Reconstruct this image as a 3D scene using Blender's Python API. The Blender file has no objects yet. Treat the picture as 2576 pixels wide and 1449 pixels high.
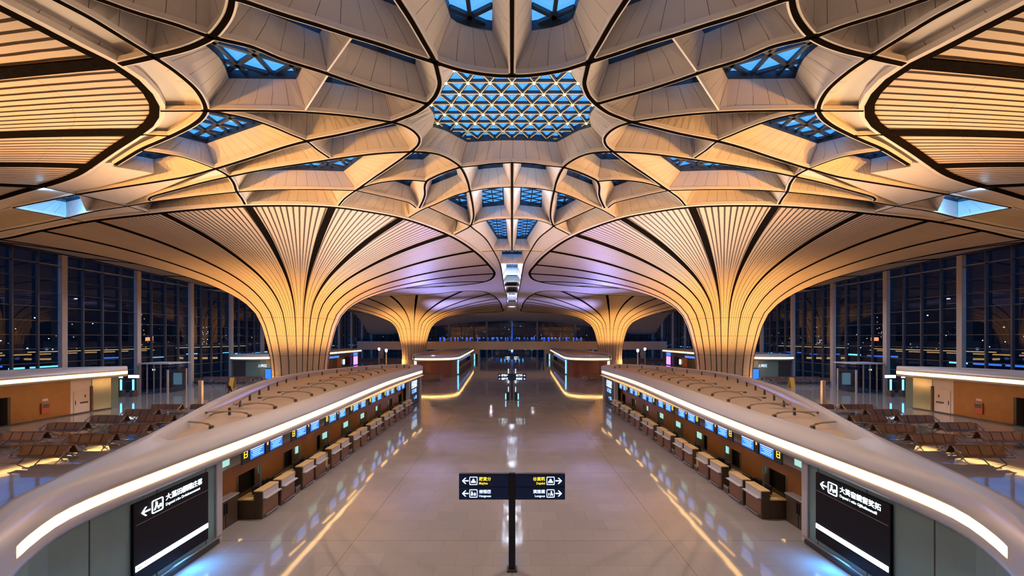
import bpy, math, random
from mathutils import Vector, Matrix
from mathutils.geometry import delaunay_2d_cdt

RND = random.Random(11)
SC = bpy.context.scene
COL = SC.collection
PI = math.pi
# ------------------------------------------------------------------ camera frame
FPX, CX, HY, EYE = 1020.0, 1288.0, 850.0, 7.2
Z0 = 15.1            # height of the rib plane of the roof
Z1 = 16.1            # top of the white coffer walls
ZG = 16.36            # glazing


def at(px, py, z):
    """the point of the horizontal plane z seen at a pixel of the photograph"""
    d = FPX * (z - EYE) / (HY - py)
    return ((px - CX) * d / FPX, d)


def lerp(a, b, t):
    return a + (b - a) * t


# ------------------------------------------------------------------ materials
MATS = {}


def nodes_of(name):
    m = bpy.data.materials.new(name)
    m.use_nodes = True
    nt = m.node_tree
    nt.nodes.clear()
    out = nt.nodes.new('ShaderNodeOutputMaterial')
    b = nt.nodes.new('ShaderNodeBsdfPrincipled')
    nt.links.new(b.outputs[0], out.inputs[0])
    MATS[name] = m
    return m, nt, b, out


def mat(name, col, rough=.5, metal=0., emit=None, es=0., noise=.08, scale=3., spec=.5, bump=0.):
    m, nt, b, out = nodes_of(name)
    b.inputs['Roughness'].default_value = rough
    b.inputs['Metallic'].default_value = metal
    b.inputs['Specular IOR Level'].default_value = spec
    tc = nt.nodes.new('ShaderNodeTexCoord')
    nz = nt.nodes.new('ShaderNodeTexNoise')
    nz.inputs['Scale'].default_value = scale
    nz.inputs['Detail'].default_value = 3
    nt.links.new(tc.outputs['Object'], nz.inputs['Vector'])
    mx = nt.nodes.new('ShaderNodeMix')
    mx.data_type = 'RGBA'
    mx.inputs[6].default_value = (*[c * (1 - noise) for c in col], 1)
    mx.inputs[7].default_value = (*[min(1, c * (1 + noise)) for c in col], 1)
    nt.links.new(nz.outputs['Fac'], mx.inputs[0])
    nt.links.new(mx.outputs[2], b.inputs['Base Color'])
    if emit:
        b.inputs['Emission Color'].default_value = (*emit, 1)
        b.inputs['Emission Strength'].default_value = es
    if bump:
        bp = nt.nodes.new('ShaderNodeBump')
        bp.inputs['Strength'].default_value = bump
        nt.links.new(nz.outputs['Fac'], bp.inputs['Height'])
        nt.links.new(bp.outputs[0], b.inputs['Normal'])
    return m


def math_node(nt, op, a, b=None, c=None):
    n = nt.nodes.new('ShaderNodeMath')
    n.operation = op
    for i, x in enumerate((a, b, c)):
        if x is None:
            continue
        if isinstance(x, (int, float)):
            n.inputs[i].default_value = x
        else:
            nt.links.new(x, n.inputs[i])
    return n.outputs[0]


def mixcol(nt, fac, a, b):
    mx = nt.nodes.new('ShaderNodeMix')
    mx.data_type = 'RGBA'
    for i, x in ((0, fac), (6, a), (7, b)):
        if isinstance(x, (tuple, list)):
            mx.inputs[i].default_value = (*x, 1)
        elif isinstance(x, (int, float)):
            mx.inputs[i].default_value = x
        else:
            nt.links.new(x, mx.inputs[i])
    return mx.outputs[2]


def panel_mat(name, col, seam, pitch=.62, width=.016):
    """white cladding panels with a thin dark joint every pitch metres of u"""
    m, nt, b, out = nodes_of(name)
    b.inputs['Roughness'].default_value = .55
    b.inputs['Specular IOR Level'].default_value = .25
    tc = nt.nodes.new('ShaderNodeTexCoord')
    sp = nt.nodes.new('ShaderNodeSeparateXYZ')
    nt.links.new(tc.outputs['UV'], sp.inputs[0])
    u = math_node(nt, 'DIVIDE', sp.outputs[0], pitch)
    fr = math_node(nt, 'FRACT', u)
    line = math_node(nt, 'LESS_THAN', fr, width / pitch)
    wn = nt.nodes.new('ShaderNodeTexWhiteNoise')
    wn.noise_dimensions = '1D'
    nt.links.new(math_node(nt, 'FLOOR', u), wn.inputs['W'])
    base = mixcol(nt, math_node(nt, 'MULTIPLY', wn.outputs['Value'], .5), col, [c * .9 for c in col])
    nt.links.new(mixcol(nt, line, base, seam), b.inputs['Base Color'])
    return m


def slat_mat(name, col, gap):
    """radial slats: u counts slats, v runs from the foot to the rim"""
    m, nt, b, out = nodes_of(name)
    b.inputs['Roughness'].default_value = .5
    b.inputs['Specular IOR Level'].default_value = .3
    tc = nt.nodes.new('ShaderNodeTexCoord')
    sp = nt.nodes.new('ShaderNodeSeparateXYZ')
    nt.links.new(tc.outputs['UV'], sp.inputs[0])
    u, v = sp.outputs[0], sp.outputs[1]
    so = nt.nodes.new('ShaderNodeSeparateXYZ')
    nt.links.new(tc.outputs['Object'], so.inputs[0])
    def ramp(a0, a1, b0, b1):
        mr = nt.nodes.new('ShaderNodeMapRange')
        for k, x in zip((1, 2, 3, 4), (a0, a1, b0, b1)):
            mr.inputs[k].default_value = x
        nt.links.new(v, mr.inputs[0])
        return mr.outputs[0]
    fr = math_node(nt, 'FRACT', u)
    wn = nt.nodes.new('ShaderNodeTexWhiteNoise')
    wn.noise_dimensions = '1D'
    nt.links.new(math_node(nt, 'FLOOR', u), wn.inputs['W'])
    # two joints of three close towards the foot, the third stays open
    third = math_node(nt, 'LESS_THAN', math_node(nt, 'MODULO', math_node(nt, 'FLOOR', u), 3.0), .5)
    fa, fb = ramp(.36, .72, .0, .30), ramp(.05, .75, .62, .30)
    w_ = math_node(nt, 'ADD', math_node(nt, 'MULTIPLY', third, fb), math_node(nt, 'MULTIPLY', math_node(nt, 'SUBTRACT', 1.0, third), fa))
    line = math_node(nt, 'LESS_THAN', fr, w_)
    foot = math_node(nt, 'LESS_THAN', v, .42)
    # horizontal joints of the foot and a few round joints of the canopy
    zj = None
    for z in (3.2, 5.3, 7.4, 9.3):
        a = math_node(nt, 'LESS_THAN', math_node(nt, 'ABSOLUTE', math_node(nt, 'SUBTRACT', so.outputs[2], z)), .025)
        zj = a if zj is None else math_node(nt, 'MAXIMUM', zj, a)
    vj = math_node(nt, 'LESS_THAN', math_node(nt, 'FRACT', math_node(nt, 'MULTIPLY', v, 14.0)), .012)
    vj = math_node(nt, 'MULTIPLY', vj, math_node(nt, 'SUBTRACT', 1.0, foot))
    soft = math_node(nt, 'MAXIMUM', math_node(nt, 'MULTIPLY', zj, .55), math_node(nt, 'MULTIPLY', vj, .3))
    base = mixcol(nt, math_node(nt, 'MULTIPLY', wn.outputs['Value'], .35), col, [c * .82 for c in col])
    base = mixcol(nt, soft, base, gap)
    nt.links.new(mixcol(nt, line, base, gap), b.inputs['Base Color'])
    return m


def glass_mat(name, tint, refl, base=.05):
    """a thin pane: clear with a mirror share that grows at grazing angles"""
    m, nt, b, out = nodes_of(name)
    nt.nodes.remove(b)
    tr = nt.nodes.new('ShaderNodeBsdfTransparent')
    tr.inputs[0].default_value = (*tint, 1)
    gl = nt.nodes.new('ShaderNodeBsdfGlossy')
    gl.inputs[0].default_value = (.85, .9, 1, 1)
    gl.inputs['Roughness'].default_value = .0
    fr = nt.nodes.new('ShaderNodeFresnel')
    fr.inputs[0].default_value = 1.5
    fac = math_node(nt, 'MULTIPLY_ADD', fr.outputs[0], refl, base)
    fac = math_node(nt, 'MINIMUM', fac, .9)
    mx = nt.nodes.new('ShaderNodeMixShader')
    nt.links.new(fac, mx.inputs[0])
    nt.links.new(tr.outputs[0], mx.inputs[1])
    nt.links.new(gl.outputs[0], mx.inputs[2])
    nt.links.new(mx.outputs[0], out.inputs[0])
    return m


def floor_mat():
    m, nt, b, out = nodes_of('polished_granite')
    tc = nt.nodes.new('ShaderNodeTexCoord')
    mp = nt.nodes.new('ShaderNodeMapping')
    nt.links.new(tc.outputs['Object'], mp.inputs[0])
    br = nt.nodes.new('ShaderNodeTexBrick')
    br.offset = 0.5
    br.inputs['Scale'].default_value = 1
    br.inputs['Brick Width'].default_value = 1.2
    br.inputs['Row Height'].default_value = .8
    br.inputs['Mortar Size'].default_value = .007
    br.inputs['Mortar Smooth'].default_value = 0
    br.inputs['Bias'].default_value = 0
    br.inputs['Color1'].default_value = (.31, .275, .25, 1)
    br.inputs['Color2'].default_value = (.265, .24, .22, 1)
    br.inputs['Mortar'].default_value = (.20, .18, .17, 1)
    nt.links.new(mp.outputs[0], br.inputs['Vector'])
    # wide expansion joints, one grid line every 7.2 x 4.8 m
    b2 = nt.nodes.new('ShaderNodeTexBrick')
    b2.offset = 0
    for k, x in (('Scale', 1), ('Brick Width', 5.6), ('Row Height', 7.2), ('Mortar Size', .012), ('Mortar Smooth', 0)):
        b2.inputs[k].default_value = x
    b2.inputs['Color1'].default_value = (0, 0, 0, 1)
    b2.inputs['Color2'].default_value = (0, 0, 0, 1)
    b2.inputs['Mortar'].default_value = (1, 1, 1, 1)
    nt.links.new(mp.outputs[0], b2.inputs['Vector'])
    nz = nt.nodes.new('ShaderNodeTexNoise')
    nz.inputs['Scale'].default_value = .35
    nz.inputs['Detail'].default_value = 5
    nz.inputs['Distortion'].default_value = 1.2
    nt.links.new(tc.outputs['Object'], nz.inputs['Vector'])
    sp = nt.nodes.new('ShaderNodeTexNoise')
    sp.inputs['Scale'].default_value = 45
    nt.links.new(tc.outputs['Object'], sp.inputs['Vector'])
    c = mixcol(nt, math_node(nt, 'MULTIPLY', nz.outputs['Fac'], .45), br.outputs['Color'], (.20, .19, .185))
    c = mixcol(nt, math_node(nt, 'MULTIPLY', sp.outputs['Fac'], .25), c, (.36, .32, .28))
    c = mixcol(nt, math_node(nt, 'MULTIPLY', b2.outputs['Color'], .7), c, (.09, .08, .075))
    nt.links.new(c, b.inputs['Base Color'])
    b.inputs['IOR'].default_value = 1.62
    rr = math_node(nt, 'MULTIPLY_ADD', nz.outputs['Fac'], .07, .03)
    nt.links.new(rr, b.inputs['Roughness'])
    wv = nt.nodes.new('ShaderNodeTexNoise')
    wv.inputs['Scale'].default_value = .9
    wv.inputs['Detail'].default_value = 1
    nt.links.new(tc.outputs['Object'], wv.inputs['Vector'])
    bp = nt.nodes.new('ShaderNodeBump')
    bp.inputs['Strength'].default_value = .035
    bp.inputs['Distance'].default_value = .12
    nt.links.new(wv.outputs['Fac'], bp.inputs['Height'])
    nt.links.new(bp.outputs[0], b.inputs['Normal'])
    return m


panel_mat('white_panel', (.74, .70, .66), (.16, .13, .12))
slat_mat('slats', (.66, .56, .44), (.045, .024, .012))
mat('white_edge', (.80, .75, .68), .45, spec=.3)
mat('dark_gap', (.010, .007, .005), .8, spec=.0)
mat('arm_tan', (.30, .23, .16), .5)
mat('fin_dark', (.010, .008, .007), .8, noise=.8, scale=7, spec=.0)
mat('ceiling_white', (.70, .66, .62), .6, spec=.2)
mat('roof_white', (.44, .41, .39), .38, noise=.04, scale=.6)
mat('roof_deck', (.44, .33, .22), .6, noise=.06, scale=.8)
mat('wood', (.29, .112, .022), .42, noise=.25, scale=1.3)
mat('wood_red', (.20, .055, .03), .4, noise=.2, scale=1.3)
mat('green_glass', (.16, .25, .245), .18, noise=.04)
mat('steel_blue', (.035, .060, .095), .5, noise=.2)
mat('steel_grid', (.05, .075, .11), .45, metal=.2)
mat('rod_cream_glow', (.9, .75, .5), .4, emit=(1., .80, .52), es=.16)  # glow put into the colour, for the light of the bulbs on the rods
mat('dark_panel', (.008, .008, .012), .4, spec=.15)
mat('navy', (.003, .010, .032), .35, emit=(.04, .22, 1.), es=.010)
mat('sign_grey', (.045, .045, .055), .4)
mat('pole_dark', (.018, .020, .030), .35)
mat('black', (.010, .010, .011), .45)
mat('dark_grey', (.045, .042, .04), .5)
mat('taupe', (.090, .060, .036), .45, noise=.12)
mat('desk_front', (.22, .105, .055), .45, noise=.12)
mat('cream', (.66, .44, .18), .4)
mat('counter_white', (.48, .45, .46), .35)
mat('steel', (.42, .40, .39), .35, metal=.9)
mat('brass', (.75, .52, .16), .28, metal=.9)
mat('column_grey', (.42, .39, .37), .5)
mat('mullion', (.055, .055, .065), .45)
mat('seat_brown', (.13, .058, .016), .38, noise=.15)
mat('seat_back_dark', (.06, .042, .03), .5)
mat('concrete', (.60, .53, .47), .6)
mat('white_door', (.66, .60, .57), .5)
mat('plant', (.06, .055, .022), .8, noise=.5, scale=9)
mat('ground_out', (.006, .007, .009), 1., spec=0.)
mat('building_dark', (.008, .009, .013), 1., spec=0.)
mat('cloth_dark', (.012, .012, .016), .8)
mat('skin', (.42, .25, .17), .5)
mat('hair', (.012, .010, .009), .6)
mat('yellow_plastic', (.55, .36, .06), .4)
mat('red_paint', (.35, .02, .015), .35)
floor_mat()
glass_mat('pane', (.62, .68, .80), .75, .035)
glass_mat('sky_pane', (.85, .93, 1.), .3, .01)
mat('e_warm', (.9, .8, .6), emit=(1., .56, .17), es=3.0)
mat('e_bulb', (.9, .8, .6), emit=(1., .78, .42), es=2.2)
mat('e_white', (.9, .9, .9), emit=(.72, .90, 1.), es=1.5)
mat('e_text', (.9, .9, .9), emit=(.62, .82, 1.), es=.8)
mat('e_yellow', (.9, .7, .1), emit=(1., .72, .03), es=.65)
mat('e_screen', (.02, .1, .4), emit=(.025, .17, .78), es=.75)
mat('e_screen_head', (.3, .3, .5), emit=(.50, .48, .72), es=.9)
mat('e_screen_line', (.2, .4, .8), emit=(.25, .52, 1.), es=1.1)
mat('e_cyan', (.2, .6, .9), emit=(.12, .55, 1.), es=1.6)
mat('e_blue', (.1, .2, .9), emit=(.04, .20, .9), es=.7)
mat('e_violet', (.3, .1, .9), emit=(.45, .16, 1.), es=1.6)
mat('e_green', (.1, .9, .3), emit=(.04, 1., .30), es=1.6)
mat('e_mint', (.5, .8, .75), emit=(.30, .62, .56), es=.55)
mat('e_amber', (.9, .6, .2), emit=(1., .55, .14), es=.5)
mat('e_red', (.9, .2, .1), emit=(1., .16, .05), es=1.8)


# ------------------------------------------------------------------ mesh builder
class MB:
    def __init__(self):
        self.v, self.f, self.uv = [], [], []

    def add(self, verts, faces, uvs=None):
        n = len(self.v)
        self.v += [tuple(p) for p in verts]
        for i, f in enumerate(faces):
            self.f.append([n + k for k in f])
            self.uv.append(uvs[i] if uvs else None)
        return self

    def box(self, x0, x1, y0, y1, z0, z1):
        v = [(x, y, z) for z in (z0, z1) for y in (y0, y1) for x in (x0, x1)]
        return self.add(v, [(0, 2, 3, 1), (4, 5, 7, 6), (0, 1, 5, 4), (2, 6, 7, 3), (0, 4, 6, 2), (1, 3, 7, 5)])

    def bbox(self, x0, x1, y0, y1, z0, z1, b=.02):
        """a box with chamfered vertical and top edges"""
        def ring(i, z):
            return [(x0 + i + b, y0 + i, z), (x1 - i - b, y0 + i, z), (x1 - i, y0 + i + b, z), (x1 - i, y1 - i - b, z),
                    (x1 - i - b, y1 - i, z), (x0 + i + b, y1 - i, z), (x0 + i, y1 - i - b, z), (x0 + i, y0 + i + b, z)]
        v = ring(0, z0) + ring(0, z1 - b) + ring(b, z1)
        f = [tuple(range(7, -1, -1)), tuple(range(16, 24))]
        for r in (0, 8):
            for k in range(8):
                a, c = r + k, r + (k + 1) % 8
                f.append((a, c, c + 8, a + 8))
        return self.add(v, f)

    def bar(self, a, b, w, h):
        """a straight bar from a to b, w wide and h high"""
        a, b = Vector(a), Vector(b)
        d = (b - a).normalized()
        up = Vector((0, 0, 1)) if abs(d.z) < .95 else Vector((0, 1, 0))
        s = d.cross(up).normalized() * (w / 2)
        t = s.cross(d).normalized() * (h / 2)
        v = [p + i * s + j * t for p in (a, b) for i, j in ((-1, -1), (1, -1), (1, 1), (-1, 1))]
        return self.add(v, [(0, 1, 2, 3), (7, 6, 5, 4), (0, 4, 5, 1), (1, 5, 6, 2), (2, 6, 7, 3), (3, 7, 4, 0)])

    def tube(self, path, r, n=8):
        path = [Vector(p) for p in path]
        rr = r if isinstance(r, (list, tuple)) else [r] * len(path)
        v, f = [], []
        ref = None
        for i, p in enumerate(path):
            d = (path[min(i + 1, len(path) - 1)] - path[max(i - 1, 0)]).normalized()
            if ref is None:
                ref = Vector((0, 0, 1)) if abs(d.z) < .9 else Vector((1, 0, 0))
            s = d.cross(ref).normalized()
            t = s.cross(d).normalized()
            ref = t
            v += [p + (s * math.cos(2 * PI * k / n) + t * math.sin(2 * PI * k / n)) * rr[i] for k in range(n)]
        for i in range(len(path) - 1):
            for k in range(n):
                a, c = i * n + k, i * n + (k + 1) % n
                f.append((a, c, c + n, a + n))
        f.append(tuple(range(n - 1, -1, -1)))
        f.append(tuple(range(len(v) - n, len(v))))
        return self.add(v, f)

    def cyl(self, x, y, z0, z1, r, n=16, r2=None):
        return self.lathe([(r, z0), (r if r2 is None else r2, z1)], x, y, n)

    def lathe(self, prof, x=0, y=0, n=20):
        v, f = [], []
        for r, z in prof:
            v += [(x + r * math.cos(2 * PI * k / n), y + r * math.sin(2 * PI * k / n), z) for k in range(n)]
        for i in range(len(prof) - 1):
            for k in range(n):
                a, c = i * n + k, i * n + (k + 1) % n
                f.append((a, c, c + n, a + n))
        f.append(tuple(range(n - 1, -1, -1)))
        f.append(tuple(range(len(v) - n, len(v))))
        return self.add(v, f)

    def prism(self, poly, z0, z1):
        n = len(poly)
        v = [(p[0], p[1], z0) for p in poly] + [(p[0], p[1], z1) for p in poly]
        f = [(k, (k + 1) % n, n + (k + 1) % n, n + k) for k in range(n)]
        self.add(v, f)
        t0, t1 = cap(poly, z0), cap(poly, z1)
        self.add(*t0)
        return self.add(*t1)

    def wall(self, pts, z0, z1, thick=.1):
        """an upright wall along a plan polyline, u in metres"""
        L = offset(pts, thick / 2)
        Rr = offset(pts, -thick / 2)
        u = 0.
        for i in range(len(pts) - 1):
            d = math.dist(pts[i], pts[i + 1])
            for A in (L, Rr):
                v = [(*A[i][:2], z0), (*A[i + 1][:2], z0), (*A[i + 1][:2], z1), (*A[i][:2], z1)]
                self.add(v, [(0, 1, 2, 3)], [[(u, 0), (u + d, 0), (u + d, 1), (u, 1)]])
            v = [(*L[i][:2], z1), (*L[i + 1][:2], z1), (*Rr[i + 1][:2], z1), (*Rr[i][:2], z1)]
            self.add(v, [(0, 1, 2, 3)])
            u += d
        for k in (0, -1):
            self.add([(*L[k][:2], z0), (*Rr[k][:2], z0), (*Rr[k][:2], z1), (*L[k][:2], z1)], [(0, 1, 2, 3)])
        return self

    def sweep(self, pts, w, z0, z1, closed=False):
        """a flat strip along a plan polyline; pts may carry z, then z0 and z1 are offsets"""
        L, Rr = offset(pts, w / 2, closed), offset(pts, -w / 2, closed)
        n = len(pts)
        v = []
        for i in range(n):
            z = pts[i][2] if len(pts[i]) > 2 else 0
            v += [(*L[i][:2], z + z0), (*Rr[i][:2], z + z0), (*Rr[i][:2], z + z1), (*L[i][:2], z + z1)]
        f = []
        for i in range(n if closed else n - 1):
            a, c = 4 * i, 4 * ((i + 1) % n)
            f += [(a + k, c + k, c + (k + 1) % 4, a + (k + 1) % 4) for k in range(4)]
        if not closed:
            f += [(0, 1, 2, 3), tuple(4 * (n - 1) + k for k in (3, 2, 1, 0))]
        return self.add(v, f)

    def build(self, name, m, parent=None, s=1, smooth=False, world=False):
        me = bpy.data.meshes.new(name)
        off = Vector((0, 0, 0))
        if parent is not None and not world:
            p = parent
            while p is not None:
                off += p.location
                p = p.parent
        vs = [(s * x - off.x, y - off.y, z - off.z) for x, y, z in self.v]
        fs = self.f if s > 0 else [f[::-1] for f in self.f]
        me.from_pydata(vs, [], fs)
        if any(u is not None for u in self.uv):
            lay = me.uv_layers.new(name='UVMap')
            i = 0
            for f, u in zip(fs, self.uv):
                uu = u if u is not None else [(.5, .5)] * len(f)
                if s < 0:
                    uu = uu[::-1]
                for k in range(len(f)):
                    lay.data[i].uv = uu[k]
                    i += 1
        me.materials.append(MATS[m])
        if smooth:
            me.polygons.foreach_set('use_smooth', [True] * len(me.polygons))
        me.update()
        if me.validate():
            print('INVALID', name)
        o = bpy.data.objects.new(name, me)
        COL.objects.link(o)
        if parent is not None:
            o.parent = parent
        return o


def cap(poly, z):
    pts = [Vector((p[0], p[1])) for p in poly]
    r = delaunay_2d_cdt(pts, [], [list(range(len(pts)))], 1, 1e-5)
    return [(p.x, p.y, z) for p in r[0]], [tuple(f) for f in r[2]]


def offset(pts, d, closed=False):
    n = len(pts)
    out = []
    for i in range(n):
        a = pts[i - 1] if (i > 0 or closed) else pts[i]
        b = pts[(i + 1) % n] if (i < n - 1 or closed) else pts[i]
        p = pts[i]
        t1 = Vector((p[0] - a[0], p[1] - a[1]))
        t2 = Vector((b[0] - p[0], b[1] - p[1]))
        if t1.length < 1e-9:
            t1 = t2
        if t2.length < 1e-9:
            t2 = t1
        t1, t2 = t1.normalized(), t2.normalized()
        t = (t1 + t2)
        t = t.normalized() if t.length > 1e-6 else t1
        k = 1 / max(.5, t.dot(t1))
        out.append((p[0] - t.y * d * k, p[1] + t.x * d * k))
    return out


def catmull(pts, step=.25, closed=False):
    """a smooth curve through points of any dimension, sampled by chord share"""
    n = len(pts)
    pts = [Vector(p) for p in pts]
    if n == 2 and not closed:
        k = max(2, int((pts[1] - pts[0]).length / step))
        return [tuple(pts[0].lerp(pts[1], i / k)) for i in range(k + 1)]
    out = []
    segs = n if closed else n - 1
    for i in range(segs):
        p1, p2 = pts[i], pts[(i + 1) % n]
        p0 = pts[i - 1] if (i > 0 or closed) else p1 * 2 - p2
        p3 = pts[(i + 2) % n] if (i + 2 < n or closed) else p2 * 2 - p1
        t0, t1 = 0., max(1e-6, (p1 - p0).length ** .5)
        t2 = t1 + max(1e-6, (p2 - p1).length ** .5)
        t3 = t2 + max(1e-6, (p3 - p2).length ** .5)
        k = max(1, int((p2 - p1).length / step))
        for j in range(k):
            t = t1 + (t2 - t1) * j / k
            a1 = p0 * ((t1 - t) / (t1 - t0)) + p1 * ((t - t0) / (t1 - t0))
            a2 = p1 * ((t2 - t) / (t2 - t1)) + p2 * ((t - t1) / (t2 - t1))
            a3 = p2 * ((t3 - t) / (t3 - t2)) + p3 * ((t - t2) / (t3 - t2))
            b1 = a1 * ((t2 - t) / (t2 - t0)) + a2 * ((t - t0) / (t2 - t0))
            b2 = a2 * ((t3 - t) / (t3 - t1)) + a3 * ((t - t1) / (t3 - t1))
            out.append(tuple(b1 * ((t2 - t) / (t2 - t1)) + b2 * ((t - t1) / (t2 - t1))))
    if not closed:
        out.append(tuple(pts[-1]))
    return out


def resample(pl, n):
    """n+1 points at equal arc length"""
    d = [0.]
    for a, b in zip(pl, pl[1:]):
        d.append(d[-1] + math.dist(a, b))
    out, j = [], 0
    for i in range(n + 1):
        t = d[-1] * i / n
        while j < len(d) - 2 and d[j + 1] < t:
            j += 1
        w = (t - d[j]) / max(1e-9, d[j + 1] - d[j])
        out.append(tuple(lerp(x, y, min(1, max(0, w))) for x, y in zip(pl[j], pl[j + 1])))
    return out


# ------------------------------------------------------------------ scene objects
def tag(o, label=None, cat=None, group=None, kind=None):
    if label:
        o['label'] = label
    if cat:
        o['category'] = cat
    if group:
        o['group'] = group
    if kind:
        o['kind'] = kind
    return o


def thing(name, label, cat, loc=(0, 0, 0), rz=0, group=None, kind='thing'):
    o = bpy.data.objects.new(name, None)
    o.empty_display_size = .2
    COL.objects.link(o)
    o.location = loc
    o.rotation_euler = (0, 0, rz)
    return tag(o, label, cat, group, kind)


def copy_tree(o, parent=None):
    c = o.copy()
    COL.objects.link(c)
    if parent is not None:
        c.parent = parent
    for ch in list(o.children):
        copy_tree(ch, c)
    return c


class Proto:
    """hands out the first build itself, then copies of it"""

    def __init__(self, root):
        self.root, self.used = root, False

    def put(self, loc, rz=0, sx=1, label=None, group=None):
        r = copy_tree(self.root) if self.used else self.root
        self.used = True
        r.location, r.rotation_euler, r.scale = loc, (0, 0, rz), (sx, 1, 1)
        tag(r, label, None, group)
        return r


def text(name, s, size, loc, right, up, m, parent=None, align='LEFT', bold=0.):
    cu = bpy.data.curves.new(name, 'FONT')
    cu.body = s
    cu.size = size
    cu.align_x = align
    cu.align_y = 'BOTTOM_BASELINE'
    cu.extrude = .004
    cu.offset = bold
    cu.resolution_u = 3
    cu.materials.append(MATS[m])
    o = bpy.data.objects.new(name, cu)
    COL.objects.link(o)
    rt, u = Vector(right).normalized(), Vector(up).normalized()
    nrm = rt.cross(u)
    M = Matrix((rt, u, nrm)).transposed().to_4x4()
    off = Vector((0, 0, 0))
    if parent is not None:
        p = parent
        while p is not None:
            off += p.location
            p = p.parent
        o.parent = parent
    M.translation = Vector(loc) - off
    o.matrix_local = M
    return o


def lamp(kind, name, loc, power, color, size=.25, target=None, angle=None, blend=.6):
    L = bpy.data.lights.new(name, kind)
    L.energy = power
    L.color = color
    if kind == 'AREA':
        L.size = size
    else:
        L.shadow_soft_size = size
    if kind == 'SPOT':
        L.spot_size = angle
        L.spot_blend = blend
    o = bpy.data.objects.new(name, L)
    COL.objects.link(o)
    o.location = loc
    if target is not None:
        o.rotation_euler = (Vector(target) - Vector(loc)).to_track_quat('-Z', 'Y').to_euler()
    return o


SIDES = ((1, 'left'), (-1, 'right'))     # everything is measured on the left; s = -1 mirrors it
# ------------------------------------------------------------------ roof: ribs traced in plan
N1, N2, N3, N4, N5, N6, N7 = (531, 87), (386, 137), (1094, 151), (1076, 257), (985, 303), (1033, 378), (1158, 417)
N8, N9, N10, N11, N12, N13 = (517, 274), (771, 351), (542, 421), (576, 441), (596, 480), (616, 511)
N14, N15, N16, N17, N18, N19 = (895, 476), (852, 514), (1073, 453), (1055, 520), (1182, 478), (1183, 566)
N20, N21, N23, N24, N25, N26 = (1144, 588), (1029, 544), (321, 516), (196, 486), (168, 546), (32, 520)
N27, N28, ND = (107, 467), (302, 156), (374, 532)
SP0, SP1, SP2, SP3, SP4 = (1288, 186), (1288, 405), (1288, 467.5), (1288, 547.5), (1288, 628)
C17A = (1241, 629)

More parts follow.
